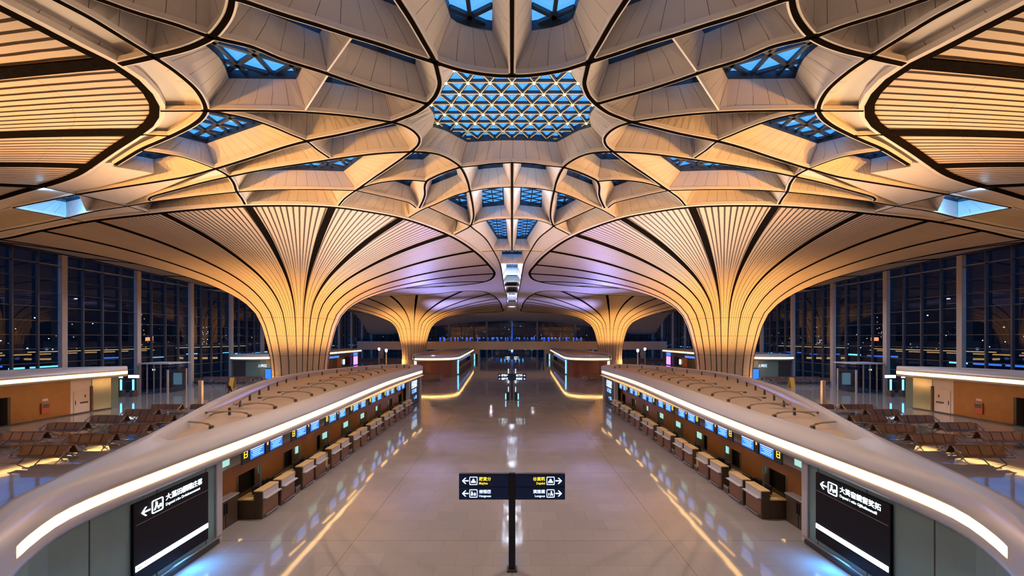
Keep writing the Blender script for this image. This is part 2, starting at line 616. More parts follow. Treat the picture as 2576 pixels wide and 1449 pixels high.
CURVES = {   # name: (points, dark width, lip width)
    'c1': ([(-200, -95), (0, 11), (62, 44), (124, 74), (186, 107), (248, 141), (302, 156 + 8), (330, 184), (373, 225), (393, 259),
            (395, 282), (383.5, 305), (349, 332), (279.5, 378), (227, 415.7), (194, 437), (140, 457.5), (107, 467), (62, 479),
            (0, 498), (-80, 520)], .0, .0),
    'c2': ([(-100, -130), (155, 0), (233, 42), (310.6, 90), N2, (446.6, 178.6), (496, 224), (515, 259), N8, (508.7, 290),
            (487, 308.5), (431, 338), (400, 352), (357, 370.6), (290, 411)], .15, .34),
    'c3': ([(-90, -130), (272, 0), (341.6, 25), (446.6, 57), N1, (633, 112), (710.6, 144), (800, 172), (877.6, 199), (955, 223.6),
            (1002, 236), N4], .13, .30),
    'c4': ([(550, -130), (575, -80), (584, -14), (575.5, 28), (555, 62), N1, (493, 107), (446.6, 122.7), N2, (357, 144), N28], .16, .34),
    'c5': ([(245, -130), (420, -70), (584, -14), (625, 0), (710, 29.5), (800, 57), (877.6, 82), (955, 105.6), (1033, 132), N3,
            (1155, 170), (1202, 179), (1248.5, 184.6), SP0], .13, .30),
    'c6': ([(925, -130), (970, -55), (1006, 0), (1033, 42), (1064, 96), N3, (1101, 178), (1106, 205), (1101, 224), (1095, 236.6), N4,
            (1046.6, 278.6), (1015, 292), N5, (932, 316), (862, 333), N9, (710.6, 367.5), (633, 393), N10, (468.7, 441), (400, 453),
            (264, 474.5), N24], .15, .32),
    'c7': ([N8, (575, 273.5), (633, 274), (710.6, 275.5), (800, 280), (877.6, 287), (940, 295.5), N5, (1017, 312), (1042, 327), (1055, 344),
            (1052, 360), N6, (986, 412.5), (940, 444), N14, (867.5, 496), N15], .11, .26),
    'c8': ([N8, (571, 282), (633, 296), (687, 315), (734, 335), N9, (800, 374), (828, 393)], .09, .24),
    'c9': ([(377, 502), (374, 498), (380, 493), (391, 489), (437.6, 476), (500, 458.5), N11, (664, 423.4), (800, 402.5), (877.6, 391),
            (955, 382), N6, (1064, 378.5), (1103, 384.6), (1134, 398.6), N7, (1175, 450), N18, (1190, 520), (1191, 545), N19,
            (1163, 578), N20], .12, .27),
    'c10': ([(-60, 597), (0, 580), (62, 568), N25, (233, 530), N23, (380, 505.5), (437.6, 497.8), (515, 488), N12, (670.6, 475),
             (720, 473.6), (797.6, 473.6), N14], .08, .20),
    'c11': ([N10, (562, 431), N11, (588, 457.5), N12, (608, 496), N13], .15, .28),
    'c12': ([N14, (922, 465), (953, 456.7), (999.5, 450.5), (1038, 450), N16], .09, .22),
    'c13': ([N14, (953, 488.5), (999.5, 499.4), (1030.6, 508), (1046, 519.6)], .08, .20),
    'c14': ([N7, (1124, 428), (1093, 441), N16, (1068, 468), (1069, 485), (1064, 502), N17], .13, .27),
    'c15': ([N18, (1139.7, 491), (1093, 512), (1062, 525), N21], .09, .22),
    'c16': ([(1077, 518.5), (1155, 554), N19], .10, .22),
    'c17': ([N19, (1189, 571.6), (1220, 597), C17A, (1257, 661), (1262, 684), (1266, 709), (1269.5, 727), (1274.6, 744),
             (1275, 760), (1275.7, 768), (1272, 781.6)], .12, .30),
    'c18': ([(352, 373.5), (370, 377), (400, 381), (462, 392), (508.7, 408), N10], .06, .20),
    'a1': ([N7, (1202, 412.6), (1233, 408.3), SP1], .07, .17),
    'a2': ([N18, (1217, 472), (1248, 469), SP2], .05, .15),
    'a3': ([N19, (1210, 555), (1241, 549.5), SP3], .05, .15),
    'a4': ([(1212, 631.5), C17A, SP4], .05, .15),
    'd2': ([N24, N23], .06, .16),
    'd3': ([N23, ND], .06, .16),
    'd4': ([N25, N26], .06, .16),
    'd5': ([N26, N24], .06, .16),
    'd6': ([N25, (196, 553), (215, 555.5)], .06, .16),
    'd1': ([N27, N24], .05, .14),
    'h1': ([(404, 274.5), N8], .05, .14),
    'h2': ([(352, 334), (431, 338)], .04, .12),
    'r1': ([(826, 182), (768, 273)], .0, .14),
    'r2': ([(887, 86), (822, 177)], .0, .14),
    'sp1': ([(1288, -140), SP0], .13, .46),
    'sp2': ([SP1, (1288, 627)], .14, .30),
}
PXC = {k: catmull(v[0], 7) for k, v in CURVES.items()}


def sub(c, p, q):
    """the stretch of curve c from p to q, in pixels"""
    if c == '-':
        return [p, q]
    L = PXC[c]
    i = min(range(len(L)), key=lambda k: math.dist(L[k], p))
    j = min(range(len(L)), key=lambda k: math.dist(L[k], q))
    m = L[i:j + 1] if i <= j else L[j:i + 1][::-1]
    return [p] + m[1:-1] + [q]


def mir(p):
    return (2 * CX - p[0], p[1])


# cells: corner list, curve of each side, inner corner list, glazed?, {side: extra inner points}
CELLS = []


def cell(corners, curves, inner, glazed=False, mids=None, both=True, rot=90, pitch=1.05, zt=Z1):
    CELLS.append(dict(c=corners, k=curves, q=inner, g=glazed, m=mids or {}, both=both, rot=rot, pitch=pitch, zt=zt))


SX = (584, -14)
# band beside the corner canopy
cell([(-100, -130), N2, N28, (-200, -95)], ['c2', 'c4', 'c1', '-'], [(-60, -112), (352, 112), (318, 138), (-150, -106)], zt=15.4)
cell([N28, N2, N8, (397, 275)], ['c4', 'c2', 'h1', 'c1'], [(345, 158), (394, 150), (500, 262), (425, 264)], zt=15.3)
cell([(397, 275), N8, (431, 338), (350, 332)], ['h1', 'c2', 'h2', 'c1'], [(420, 280), (498, 279), (430, 330), (385, 327)], zt=15.3)
cell([(350, 332), (431, 338), (290, 411), (238, 409)], ['h2', 'c2', '-', 'c1'], [(372, 341), (414, 343), (290, 402), (262, 402)], zt=15.3)
# glazed coffers round the two bright knots
cell([N8, N9, N10, (352, 373.5)], ['c8', 'c6', 'c18', 'c2'], [(527, 279), (668, 309), (518, 361), (440, 341)], True)
cell([(284, 419), (352, 373.5), N10, N24, (388, 436)], ['c2', 'c18', 'c6', '-', '-'],
     [(338, 391), (357, 378.5), (437, 390), (389, 400.5), (385, 400)], True)
cell([N1, (826, 182), (768, 273), N8, N2], ['c3', 'r1', 'c7', 'c2', 'c4'],
     [(524, 92), (764, 161), (745, 198.5), (576, 196.5), (505.5, 106)], True, {3: [(558, 153), (533, 126)]})
cell([(826, 182), N4, N5, (768, 273)], ['c3', 'c6', 'c7', 'r1'], [(829, 177), (985, 221), (966, 229), (815, 205)], True)
cell([SX, (887, 86), (822, 177), N1], ['c5', 'r2', 'c3', 'c4'], [(602, -22), (821, 55), (804, 84), (611, 6)], True)
cell([(887, 86), N3, N4, (822, 177)], ['c5', 'c6', 'c3', 'r2'], [(895, 84), (1046, 136), (1045, 162), (880, 105.6)], True)
cell([(925, -130), N3, SX, (550, -130)], ['c6', 'c5', 'c4', '-'], [(930, -150), (1000, 15), (705, -104), (690, -150)], True)
cell([N1, SX, (550, -130), (-90, -130)], ['c4', 'c4', '-', 'c3'], [(524, -42), (545, -90), (530, -170), (60, -195)])
cell([(-100, -130), N2, N1, (-90, -130)], ['c2', 'c4', 'c3', '-'], [(-40, -150), (395, 50), (430, 40), (-30, -152)])
cell([N3, (1286, 186), (1286, -140), (925, -130)], ['c5', '-', '-', 'c6'],
     [(1134, 44), (1238, 76), (1240, -140), (1070, -150)], True, {0: [(1149, 55), (1170, 63), (1198, 70)]})
# the domed light over the crossing
_h = dict(
    c=[N3, N5, N6, N7, mir(N7), mir(N6), mir(N5), mir(N3)],
    k=['c6', 'c7', 'c9', 'a1+', 'c9m', 'c7m', 'c6m', 'c5+'],
    q=[(1158, 150), (1079, 268), (1089, 319), (1175, 357), mir((1175, 357)), mir((1089, 319)), mir((1079, 268)), mir((1158, 150))],
    g=True, m={1: [(1093, 291)], 2: [(1118, 327), (1149, 343)], 3: [(1230, 354), (1288, 353), (1346, 354)],
               4: [mir((1149, 343)), mir((1118, 327))], 5: [mir((1093, 291))]}, both=False, rot=0, pitch=.78, zt=Z1)
CELLS.append(_h)
cell([N8, N5, N9], ['c7', 'c6', 'c8'], [(560, 262), (930, 280), (773, 282)])
cell([N9, N5, N6, (828, 393)], ['c6', 'c7', 'c9', 'c8'], [(838, 336), (1003, 302), (996, 316), (833, 345)], True)
cell([N10, N9, (828, 393), N11], ['c6', 'c8', 'c9', 'c11'], [(604, 396), (765, 340), (785, 340), (606, 404)])
cell([N11, N6, N14, N12], ['c9', 'c7', 'c10', 'c11'], [(634, 421), (922, 386), (864, 431), (627, 432)], True, {2: [(735, 428)]})
cell([N12, N14, N15, N13], ['c10', 'c7', 'rim', 'c11'], [(647, 466), (832, 465), (833, 476), (646, 478)])
cell([(377, 502), N11, N12], ['c9', 'c11', 'c10'], [(430, 462), (566, 434), (568, 446)])
cell([N10, N11, (376, 500), N23, N24], ['c6', 'c11', 'c9', 'c10', 'd2'],
     [(535, 418), (538, 430), (363, 462), (314, 470), (225, 480)])
cell([N23, N12, N13, ND], ['c10', 'c11', 'rim', 'd3'], [(384, 492), (586, 474), (597, 482), (385, 508)])
cell([N24, N23, N25, N26], ['d2', 'c10', 'd4', 'd5'], [(205, 487), (225, 494.5), (166, 508.5), (127, 501.5)], True)
cell([N26, N25, (-60, 597), (-120, 560)], ['d4', 'c10', '-', '-'], [(40, 525), (90, 532), (-60, 560), (-110, 545)])
cell([N14, N16, N17], ['c12', 'c14', '-'], [(972, 447), (1040, 446), (1031, 469)], True)
cell([N6, N7, N16, N14], ['c9', 'c14', 'c12', 'c7'], [(1040, 376), (1088, 382), (1064, 401), (1013, 400.5)], True)
cell([N15, N14, N17, N21], ['c7', 'c13', '-', 'rim'], [(893, 474), (897, 472), (1030, 499), (1026, 508)])
cell([N7, N18, (1062, 525), N16], ['c9', 'c15', 'c14', 'c14'], [(1147, 421), (1151, 439), (1085, 464.5), (1087, 453)], True)
cell([N18, N19, (1077, 518.5)], ['c9', 'c16', 'c15'], [(1173, 476), (1176, 528), (1123, 499.5)], True)
cell([(1077, 518.5), N19, N20, N21], ['c16', 'c9', 'rim', 'c15'], [(1084, 511), (1154, 543), (1150, 556), (1080, 521)])
cell([N7, (1285, 405), (1285, 467.5), N18], ['a1', '-', 'a2', 'c9'], [(1202.5, 409), (1264, 404), (1265, 420), (1202.5, 426)], True, pitch=.7)
cell([N18, (1285, 467.5), (1285, 547.5), N19], ['a2', '-', 'a3', 'c9'], [(1213, 471), (1267, 466), (1268, 516), (1213, 521)], True, pitch=.8)
cell([N19, (1285, 547.5), (1285, 628), C17A], ['a3', '-', 'a4', 'c17'], [(1222, 555), (1272, 548), (1277, 601), (1252, 601)], True, pitch=.85)
YCH = [629, 661.5, 689.6, 708.6, 720.7, 736.6, 754.4, 770.4]
QCH = [(1263, 628.5, 639.5), (1273.5, 664, 673), (1276.5, 690.5, 694), (1277, 709.5, 718.5), (1279, 722, 729), (1279, 737, 741), (1279.5, 755, 758)]
for i in range(7):
    def edge(y):
        return min((p for p in PXC['c17']), key=lambda p: abs(p[1] - y))[0]
    a, b = (edge(YCH[i]), YCH[i]), (edge(YCH[i + 1]), YCH[i + 1])
    if i == 0:
        a = C17A
    x, y0, y1 = QCH[i]
    CELLS.append(dict(c=[a, mir(a), mir(b), b], k=['-', 'c17m', '-', 'c17'],
                      q=[(x, y0), mir((x, y0)), mir((x, y1)), (x, y1)], g=i not in (3, 4), m={}, both=False, rot=0, pitch=.85, zt=Z1))

# ------------------------------------------------------------------ canopies: outline in plan with heights
CAN = [  # centre, rim points (X, Y, z), fins (degrees from the camera side), slat pitch, pillar
    dict(c=(-24., 46.), rim=[(*at(x, y, Z0), Z0) for x, y in ((0, 599), (99, 578.6), (233, 553), (400, 533.5), (500, 524), (624, 516),
         (760, 515), (850, 519.6), (937, 532), (1020, 549), (1132, 591), (1195, 631), (1231, 665.6), (1245, 689), (1224, 707))]
         + [(-7.5, 60.5, Z0), (-14, 63.5, Z0), (-24, 65.5, Z0), (-36, 66.5, 15.3), (-49.4, 66.5, 15.5), (-49.4, 60, 15.8), (-49.4, 53, 16.15),
            (-49.4, 45, 16.4), (-49.4, 37, 16.35), (-46, 34.5, 15.9)],
         fins=[-55, -33, -12, 5.5, 20.7, 31.4, 40.9, 51.9, 65.9, 83.9, 100, 118, 138, 158, 180, 202, 224, 246, 268, 287]),
    dict(c=(-24., 99.), rim=[(*at(x, y, Z0), Z0) for x, y in ((1080, 740), (1167, 731.6), (1209, 732), (1232, 738), (1255.5, 755.7),
         (1263, 773))] + [(-3.6, 122, Z0), (-12, 128, Z0), (-24, 129, Z0), (-38, 126, Z0), (-49.4, 122, Z0), (-49.4, 99, 15.2),
                          (-49.4, 82, 15.3), (-36, 79.5, Z0), (-26, 76.5, Z0)],
         fins=[-62, -44, -28, -12, 3, 15, 27, 37, 50, 63, 76, 90, 104, 120, 140, 160, 180, 200, 220, 240, 260, 280]),
    dict(c=(-40., 13.), rim=[(*at(x, y, Z0), Z0) for x, y in CURVES['c1'][0]]
         + [(-38, 26.5, Z0), (-49.4, 30, Z0), (-49.4, 13, Z0), (-49.4, -4, Z0), (-38, -8, Z0), (-24, -5, Z0), (-15, 2, Z0)],
         fins=[15, 35, 55, 72, 87.2, 95.6, 105.2, 117.9, 133, 150, 175, 205, 235, 265, 295, 325, 350]),
]
PROF = [(2.85, 0), (2.78, 2), (2.85, 4), (3.05, 5.6), (3.4, 7.2), (3.78, 8.6), (4.3, 9.8), (5.1, 10.75), (6.6, 11.8), (9, 12.85),
        (12.5, 13.8), (16.5, 14.55), (20, 14.95), (22, 15.1)]
PROFS = catmull(PROF, .7)


def outline(cn):
    P3 = catmull(cn['rim'], .5, True)
    cx, cy = cn['c']
    pol = sorted((math.atan2(y - cy, x - cx), math.hypot(x - cx, y - cy), z) for x, y, z in P3)
    pol = [(pol[-1][0] - 2 * PI,) + pol[-1][1:]] + pol + [(pol[0][0] + 2 * PI,) + pol[0][1:]]

    def at_phi(phi):
        phi = (phi + PI) % (2 * PI) - PI
        lo, hi = 0, len(pol) - 1
        while hi - lo > 1:
            m = (lo + hi) // 2
            if pol[m][0] <= phi:
                lo = m
            else:
                hi = m
        a, b = pol[lo], pol[hi]
        w = (phi - a[0]) / max(1e-9, b[0] - a[0])
        return lerp(a[1], b[1], w), lerp(a[2], b[2], w)
    return at_phi


def prof_at(Rm, zr):
    out = []
    for r, z in PROFS:
        if r > 5.1:
            r = 5.1 + (r - 5.1) / 16.9 * (Rm - 5.1)
        if z > 10.75:
            z = 10.75 + (z - 10.75) / 4.35 * (zr - 10.75)
        out.append((r, z))
    return out


COLLAB = {
    (0, 'left'): 'large slatted mushroom column behind the left check-in pavilion, glowing amber',
    (0, 'right'): 'large slatted mushroom column behind the right check-in pavilion, glowing amber',
    (1, 'left'): 'far slatted mushroom column behind the distant left pavilion, smaller and violet at its rim',
    (1, 'right'): 'far slatted mushroom column behind the distant right pavilion, smaller and violet at its rim',
    (2, 'left'): 'closest slatted canopy filling the upper left corner, with dark fins',
    (2, 'right'): 'closest slatted canopy filling the upper right corner, with dark fins'}
for ci, cn in enumerate(CAN):
    fn = outline(cn)
    cx, cy = cn['c']
    fins = sorted(math.radians(a - 90) % (2 * PI) for a in cn['fins'])
    # slat counter: whole slats in every sector
    ucount, tot = [], 0
    for i, a in enumerate(fins):
        b = fins[(i + 1) % len(fins)] + (2 * PI if i == len(fins) - 1 else 0)
        arc = sum(fn(lerp(a, b, k / 8))[0] for k in range(9)) / 9 * (b - a)
        n = max(4, round(arc / (.33 if ci == 2 else .36)))
        ucount.append((a, b, tot, n))
        tot += n
    shell = MB()
    rows = []
    for a, b, u0, n in ucount:
        k = max(6, int((b - a) / .035))
        for j in range(k):
            rows.append((lerp(a, b, j / k), u0 + n * j / k))
    rows.append((rows[0][0] + 2 * PI, tot))
    M = len(PROFS)
    Ls = [0.]
    for p, q in zip(PROFS, PROFS[1:]):
        Ls.append(Ls[-1] + math.dist(p, q))
    V = []
    for phi, u in rows:
        Rm, zr = fn(phi)
        V += [(cx + r * math.cos(phi), cy + r * math.sin(phi), z) for r, z in prof_at(Rm, zr)]
    Fc, U = [], []
    for i in range(len(rows) - 1):
        for j in range(M - 1):
            a = i * M + j
            Fc.append((a, a + M, a + M + 1, a + 1))
            ua, ub = rows[i][1], rows[i + 1][1]
            va, vb = Ls[j] / Ls[-1], Ls[j + 1] / Ls[-1]
            U.append([(ua, va), (ub, va), (ub, vb), (ua, vb)])
    shell.add(V, Fc, U)
    ring_d, ring_w = [], []
    for k in range(260):
        phi = 2 * PI * k / 260
        Rm, zr = fn(phi)
        ring_d.append((cx + (Rm - .06) * math.cos(phi), cy + (Rm - .06) * math.sin(phi), zr))
        ring_w.append((cx + (Rm + .17) * math.cos(phi), cy + (Rm + .17) * math.sin(phi), zr))
    rd = MB().sweep(ring_d, .26, -.07, .0, True)
    rw = MB().sweep(ring_w, .20, -.05, .12, True)
    finm = []
    for a in fins:
        Rm, zr = fn(a)
        pr = prof_at(Rm, zr)
        mb = MB()
        v = []
        idx = [j for j in range(M) if pr[j][1] > 1.0]
        d = (math.cos(a), math.sin(a))
        s = (-d[1], d[0])
        for j in idx:
            r, z = pr[j]
            r0, z0_ = pr[max(0, j - 1)]
            r1, z1_ = pr[min(M - 1, j + 1)]
            tr, tz = r1 - r0, z1_ - z0_
            L = math.hypot(tr, tz)
            nr, nz = tz / L, -tr / L
            w = .022 + .19 * min(1, max(0, (r - 3.3) / 14))
            for e, o in ((-w, .0), (-w, .05), (w, .05), (w, .0)):
                v.append((cx + (r + nr * o) * d[0] + s[0] * e, cy + (r + nr * o) * d[1] + s[1] * e, z + nz * o))
        f = []
        for i in range(len(idx) - 1):
            f += [(4 * i + k, 4 * i + k + 1, 4 * i + k + 5, 4 * i + k + 4) for k in range(3)]
        finm.append(mb.add(v, f))
    for s, sd in SIDES:
        t = thing('mushroom_column', COLLAB[ci, sd], 'column', (s * cx, cy, 0), 0, 'slatted mushroom columns')
        o = shell.build('slatted_canopy', 'slats', t, s, True)
        rd.build('rim_groove', 'dark_gap', t, s)
        rw.build('rim_edge', 'white_edge', t, s)
        for mb in finm:
            mb.build('fin', 'fin_dark', t, s)
    cn['fn'] = fn

# rim side of the cells beside the big canopy
_rim = [p for p in CAN[0]['rim'][:15]]
PXC['rim'] = catmull([(0, 597), (99, 576.6), (233, 551), (374, 533), (500, 522), (616, 514), (760, 513), (852, 516.5), (937, 530), (1029, 548),
                      (1132, 589), (1144, 593)], 7)


# ------------------------------------------------------------------ coffers
def side_px(name, p, q):
    if name == 'a1+':
        return sub('a1', p, SP1) + [mir(x) for x in sub('a1', p, SP1)[::-1]][1:]
    if name == 'c5+':
        L = sub('c5', mir(p), SP0)
        return [mir(x) for x in L] + L[::-1][1:]
    if name.endswith('m') and name[:-1] in PXC:
        return [mir(x) for x in sub(name[:-1], mir(p), mir(q))]
    return sub(name, p, q)


def clip_line(poly, o, d):
    """spans of the line o + t d inside a polygon"""
    ts = []
    n = len(poly)
    for i in range(n):
        a, b = poly[i], poly[(i + 1) % n]
        ex, ey = b[0] - a[0], b[1] - a[1]
        den = d[0] * ey - d[1] * ex
        if abs(den) < 1e-9:
            continue
        wx, wy = a[0] - o[0], a[1] - o[1]
        t = (wx * ey - wy * ex) / den
        u = (wx * d[1] - wy * d[0]) / den
        if 0 <= u < 1:
            ts.append(t)
    ts.sort()
    return list(zip(ts[::2], ts[1::2]))


def tri_grid(poly, pitch, rot):
    xs, ys = [p[0] for p in poly], [p[1] for p in poly]
    cx, cy = (min(xs) + max(xs)) / 2, (min(ys) + max(ys)) / 2
    ext = max(max(xs) - min(xs), max(ys) - min(ys))
    h = pitch * math.sqrt(3) / 2
    out = []
    for k in (0, 60, 120):
        a = math.radians(rot + k)
        d, n = (math.cos(a), math.sin(a)), (-math.sin(a), math.cos(a))
        m = int(ext / h) + 2
        for i in range(-m, m + 1):
            o = (cx + n[0] * h * i, cy + n[1] * h * i)
            for t0, t1 in clip_line(poly, o, d):
                if t1 - t0 > .12:
                    out.append(((o[0] + d[0] * t0, o[1] + d[1] * t0), (o[0] + d[0] * t1, o[1] + d[1] * t1)))
    nodes = []
    m = int(ext / pitch) + 3
    a = math.radians(rot)
    for i in range(-m, m + 1):
        for j in range(-m, m + 1):
            u, v = pitch * (i + .5 * j), h * j
            p = (cx + u * math.cos(a) - v * math.sin(a), cy + u * math.sin(a) + v * math.cos(a))
            if inside(poly, p):
                nodes.append(p)
    return out, nodes


def inside(poly, p):
    c = False
    n = len(poly)
    for i in range(n):
        a, b = poly[i], poly[(i + 1) % n]
        if (a[1] > p[1]) != (b[1] > p[1]) and p[0] < (b[0] - a[0]) * (p[1] - a[1]) / (b[1] - a[1]) + a[0]:
            c = not c
    return c


ceiling = MB()
HOLES0, HOLES1 = [], []       # plan polygons cut from the rib plane and from the outer roof
roof_parts = []
for ce in CELLS:
    n = len(ce['c'])
    zt = ce['zt']
    walls = MB()
    outer, inner = [], []
    for i in range(n):
        p, q = ce['c'][i], ce['c'][(i + 1) % n]
        sp = [at(x, y, Z0) for x, y in side_px(ce['k'][i], p, q)]
        L = sum(math.dist(a, b) for a, b in zip(sp, sp[1:]))
        k = max(1, int(L / .35)) if len(sp) > 2 else max(1, int(L / 1.0))
        sp = resample(sp, k)
        ip = [at(x, y, zt) for x, y in [ce['q'][i]] + ce['m'].get(i, []) + [ce['q'][(i + 1) % n]]]
        if len(ip) > 2:
            ip = catmull(ip, .15)
        ip = resample(ip, k)
        mid = [tuple(lerp(a, b, .5) for a, b in zip(x, y)) for x, y in zip(sp, ip)]
        u = 0.
        for j in range(k):
            d = L / k
            v = [(*sp[j], Z0), (*sp[j + 1], Z0), (*ip[j + 1], zt), (*ip[j], zt)]
            walls.add(v, [(0, 1, 2, 3)], [[(u, 0), (u + d, 0), (u + d, 1), (u, 1)]])
            u += d
        outer += sp[:-1]
        inner += ip[:-1]
    ce['outer'], ce['inner'] = outer, inner
    for s, sd in (SIDES if ce['both'] else SIDES[:1]):
        HOLES0.append([(s * x, y) for x, y in outer])
        if ce['g']:
            HOLES1.append([(s * x, y) for x, y in inner])
        roof_parts.append((walls, s))
    if not ce['g']:
        v, f = cap(inner, zt)
        walls.add(v, f, [[(.5, .5)] * len(q) for q in f])

XW = 50.0          # glass walls stand at X = -50 and 50
YE = 148.0         # end wall


def dedupe(p):
    o = []
    for q in p:
        if not o or math.dist(o[-1], q) > 1e-4:
            o.append(q)
    if math.dist(o[0], o[-1]) < 1e-4:
        o.pop()
    return o


def holed(rect, holes, z):
    """a flat sheet with plan polygons cut out"""
    x0, x1, y0, y1 = rect
    vs = [Vector(p) for p in ((x0, y0), (x1, y0), (x1, y1), (x0, y1))]
    ed = [(0, 1), (1, 2), (2, 3), (3, 0)]
    for h in holes:
        h = dedupe(h)
        b = len(vs)
        vs += [Vector(p) for p in h]
        ed += [(b + i, b + (i + 1) % len(h)) for i in range(len(h))]
    r = delaunay_2d_cdt(vs, ed, [], 0, 1e-4)
    pts = [(p.x, p.y) for p in r[0]]
    fs = []
    for f in r[2]:
        c = (sum(pts[i][0] for i in f) / len(f), sum(pts[i][1] for i in f) / len(f))
        if x0 < c[0] < x1 and y0 < c[1] < y1 and not any(inside(h, c) for h in holes):
            fs.append(tuple(f))
    return [(x, y, z) for x, y in pts], fs


holes = list(HOLES0)
for cn in CAN:
    L = [(cn['c'][0] + cn['fn'](2 * PI * k / 200)[0] * math.cos(2 * PI * k / 200),
          cn['c'][1] + cn['fn'](2 * PI * k / 200)[0] * math.sin(2 * PI * k / 200)) for k in range(200)]
    for s in (1, -1):
        holes.append([(s * x, y) for x, y in L])
ceiling.add(*holed((-XW, XW, -14, 126), holes, Z0 + .02))
# the roof falls to the end wall


def zend(x, t):
    return lerp(Z0 + .02, 13.4 - .0026 * x * x, t * t * (3 - 2 * t))


nx, ny = 40, 10
ceiling.add([(-XW + 2 * XW * i / nx, 126 + (YE - 126) * j / ny, max(8.5, zend(-XW + 2 * XW * i / nx, j / ny))) for j in range(ny + 1) for i in range(nx + 1)],
            [(j * (nx + 1) + i, j * (nx + 1) + i + 1, (j + 1) * (nx + 1) + i + 1, (j + 1) * (nx + 1) + i) for j in range(ny) for i in range(nx)])
ceil_o = ceiling.build('ceiling', 'ceiling_white')
tag(ceil_o, 'white coffered roof of the departures hall with ribs and skylights', 'ceiling', None, 'structure')
for walls, s in roof_parts:
    walls.build('coffer', 'white_panel', ceil_o, s)
roof = MB().add(*holed((-XW - 1, XW + 1, -15, 127), HOLES1, ZG + .02))
tag(roof.build('roof', 'dark_grey'), 'outer roof deck above the coffers', 'roof', None, 'structure')

# skylights: dark kerb, steel triangle grid, glass
wn = 0
for ce in CELLS:
    if not ce['g']:
        continue
    poly = dedupe(ce['inner'])
    kerb, grid, pane = MB(), MB(), MB()
    n = len(poly)
    kerb.add([(*p, Z1 - .01) for p in poly] + [(*p, ZG) for p in poly], [(k, (k + 1) % n, n + (k + 1) % n, n + k) for k in range(n)])
    big = ce is _h
    far = ce['k'][0] == '-' and not ce['both']
    bars, nodes = tri_grid(poly, ce['pitch'], ce['rot'])
    w = .12 if big else (.11 if ce['pitch'] > .9 else .07)
    for a, b in bars:
        grid.bar((*a, ZG - .07), (*b, ZG - .07), w, .08 if big else (.11 if ce['pitch'] > .9 else .05))
    pane.add(*cap(poly, ZG - .01))
    for s, sd in (SIDES if ce['both'] else SIDES[:1]):
        wn += 1
        k = kerb.build('window_%d' % wn, 'steel_blue', None, s)
        tag(k, None, None, None, 'structure')
        grid.build('steel_grid', 'steel_grid', k, s)
        pane.build('glass', 'sky_pane', k, s)
        if big:
            rods = MB()
            for a, b in bars:
                rods.bar((*a, ZG - .13), (*b, ZG - .13), .022, .025)
            rods.build('lit_rods', 'rod_cream_glow', k, s)
            nodes = [p for p in nodes if p[1] < max(q[1] for q in poly) - 1.0]
            for p in nodes[:100]:
                MB().lathe([(.01, ZG - .20), (.04, ZG - .185), (.05, ZG - .16), (.03, ZG - .14)], p[0], p[1], 8).build('bulb', 'e_bulb', k)
            HEXN = nodes

# ribs
tn = 0
for k, (pts, dark, lip) in CURVES.items():
    if lip == 0:
        continue
    W = [at(x, y, Z0) for x, y in PXC[k]]
    dark *= .78
    lip = min(lip, dark + .11) if dark else .05
    W = [p for i, p in enumerate(W) if i == 0 or math.dist(p, W[i - 1]) > .02]
    for s, sd in (SIDES if k not in ('sp1', 'sp2') else SIDES[:1]):
        tn += 1
        o = MB().sweep(W, lip, Z0 - .06, Z0 + .08).build('trim_%d' % tn, 'white_edge', None, s)
        tag(o, None, None, None, 'structure')
        if dark:
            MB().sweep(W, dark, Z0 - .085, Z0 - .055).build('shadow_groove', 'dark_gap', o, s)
# cross members of the far light channel
for i in range(1, 8):
    x = min(PXC['c17'], key=lambda p: abs(p[1] - YCH[i]))
    X, Y = at(x[0], YCH[i], Z0)
    tn += 1
    tag(MB().sweep([(X, Y), (-X, Y)], .22, Z0 - .05, Z0 + .08).build('trim_%d' % tn, 'white_edge'), None, None, None, 'structure')
# ------------------------------------------------------------------ floor and glass walls
fl = MB().add([(-XW, -14, 0), (XW, -14, 0), (XW, YE, 0), (-XW, YE, 0)], [(0, 1, 2, 3)]).build('floor', 'polished_granite')
tag(fl, 'polished pale granite floor of the hall', 'floor', None, 'structure')
tag(MB().box(-XW, XW, -14.4, -14, 0, ZG).build('wall_back', 'concrete'), None, None, None, 'structure')

YCOL = [44.8 + 8.95 * k for k in range(-7, 12)]
for s, sd in SIDES:
    g = MB().add([(-XW, -14, 0), (-XW, YE, 0), (-XW, YE, ZG), (-XW, -14, ZG)], [(0, 1, 2, 3)]).build('wall_' + sd, 'pane', None, s)
    tag(g, None, None, None, 'structure')
    for k, y in enumerate(YCOL):
        MB().bbox(-XW + .12, -XW + .62, y - .28, y + .28, 0, ZG - .05).build('wall_column', 'column_grey', g, s)
        for j in (1, 2, 3):
            yy = y + 8.95 * j / 4
            if yy < YE:
                MB().box(-XW + .06, -XW + .34, yy - .07, yy + .07, 0, ZG - .05).build('mullion', 'mullion', g, s)
    for z in [1.5 * k for k in range(0, 11)]:
        MB().box(-XW + .03, -XW + .16, -14, YE, z, z + .08).build('transom', 'mullion', g, s)
g = MB().add([(-XW, YE, 0), (XW, YE, 0), (XW, YE, 14), (-XW, YE, 14)], [(0, 1, 2, 3)]).build('wall_end', 'pane')
tag(g, None, None, None, 'structure')
for k in range(-10, 11):
    x = k * 4.6
    big = abs(k) % 3 == 2
    w = .28 if big else .1
    MB().box(x - w, x + w, YE - .5, YE - .1, 0, 14).build('mullion', 'column_grey' if big else 'mullion', g)
for z in (1.6, 3.2, 4.8, 6.4, 8.0, 9.6, 11.2, 12.8):
    MB().box(-XW, XW, YE - .3, YE - .1, z, z + .09).build('transom', 'mullion', g)

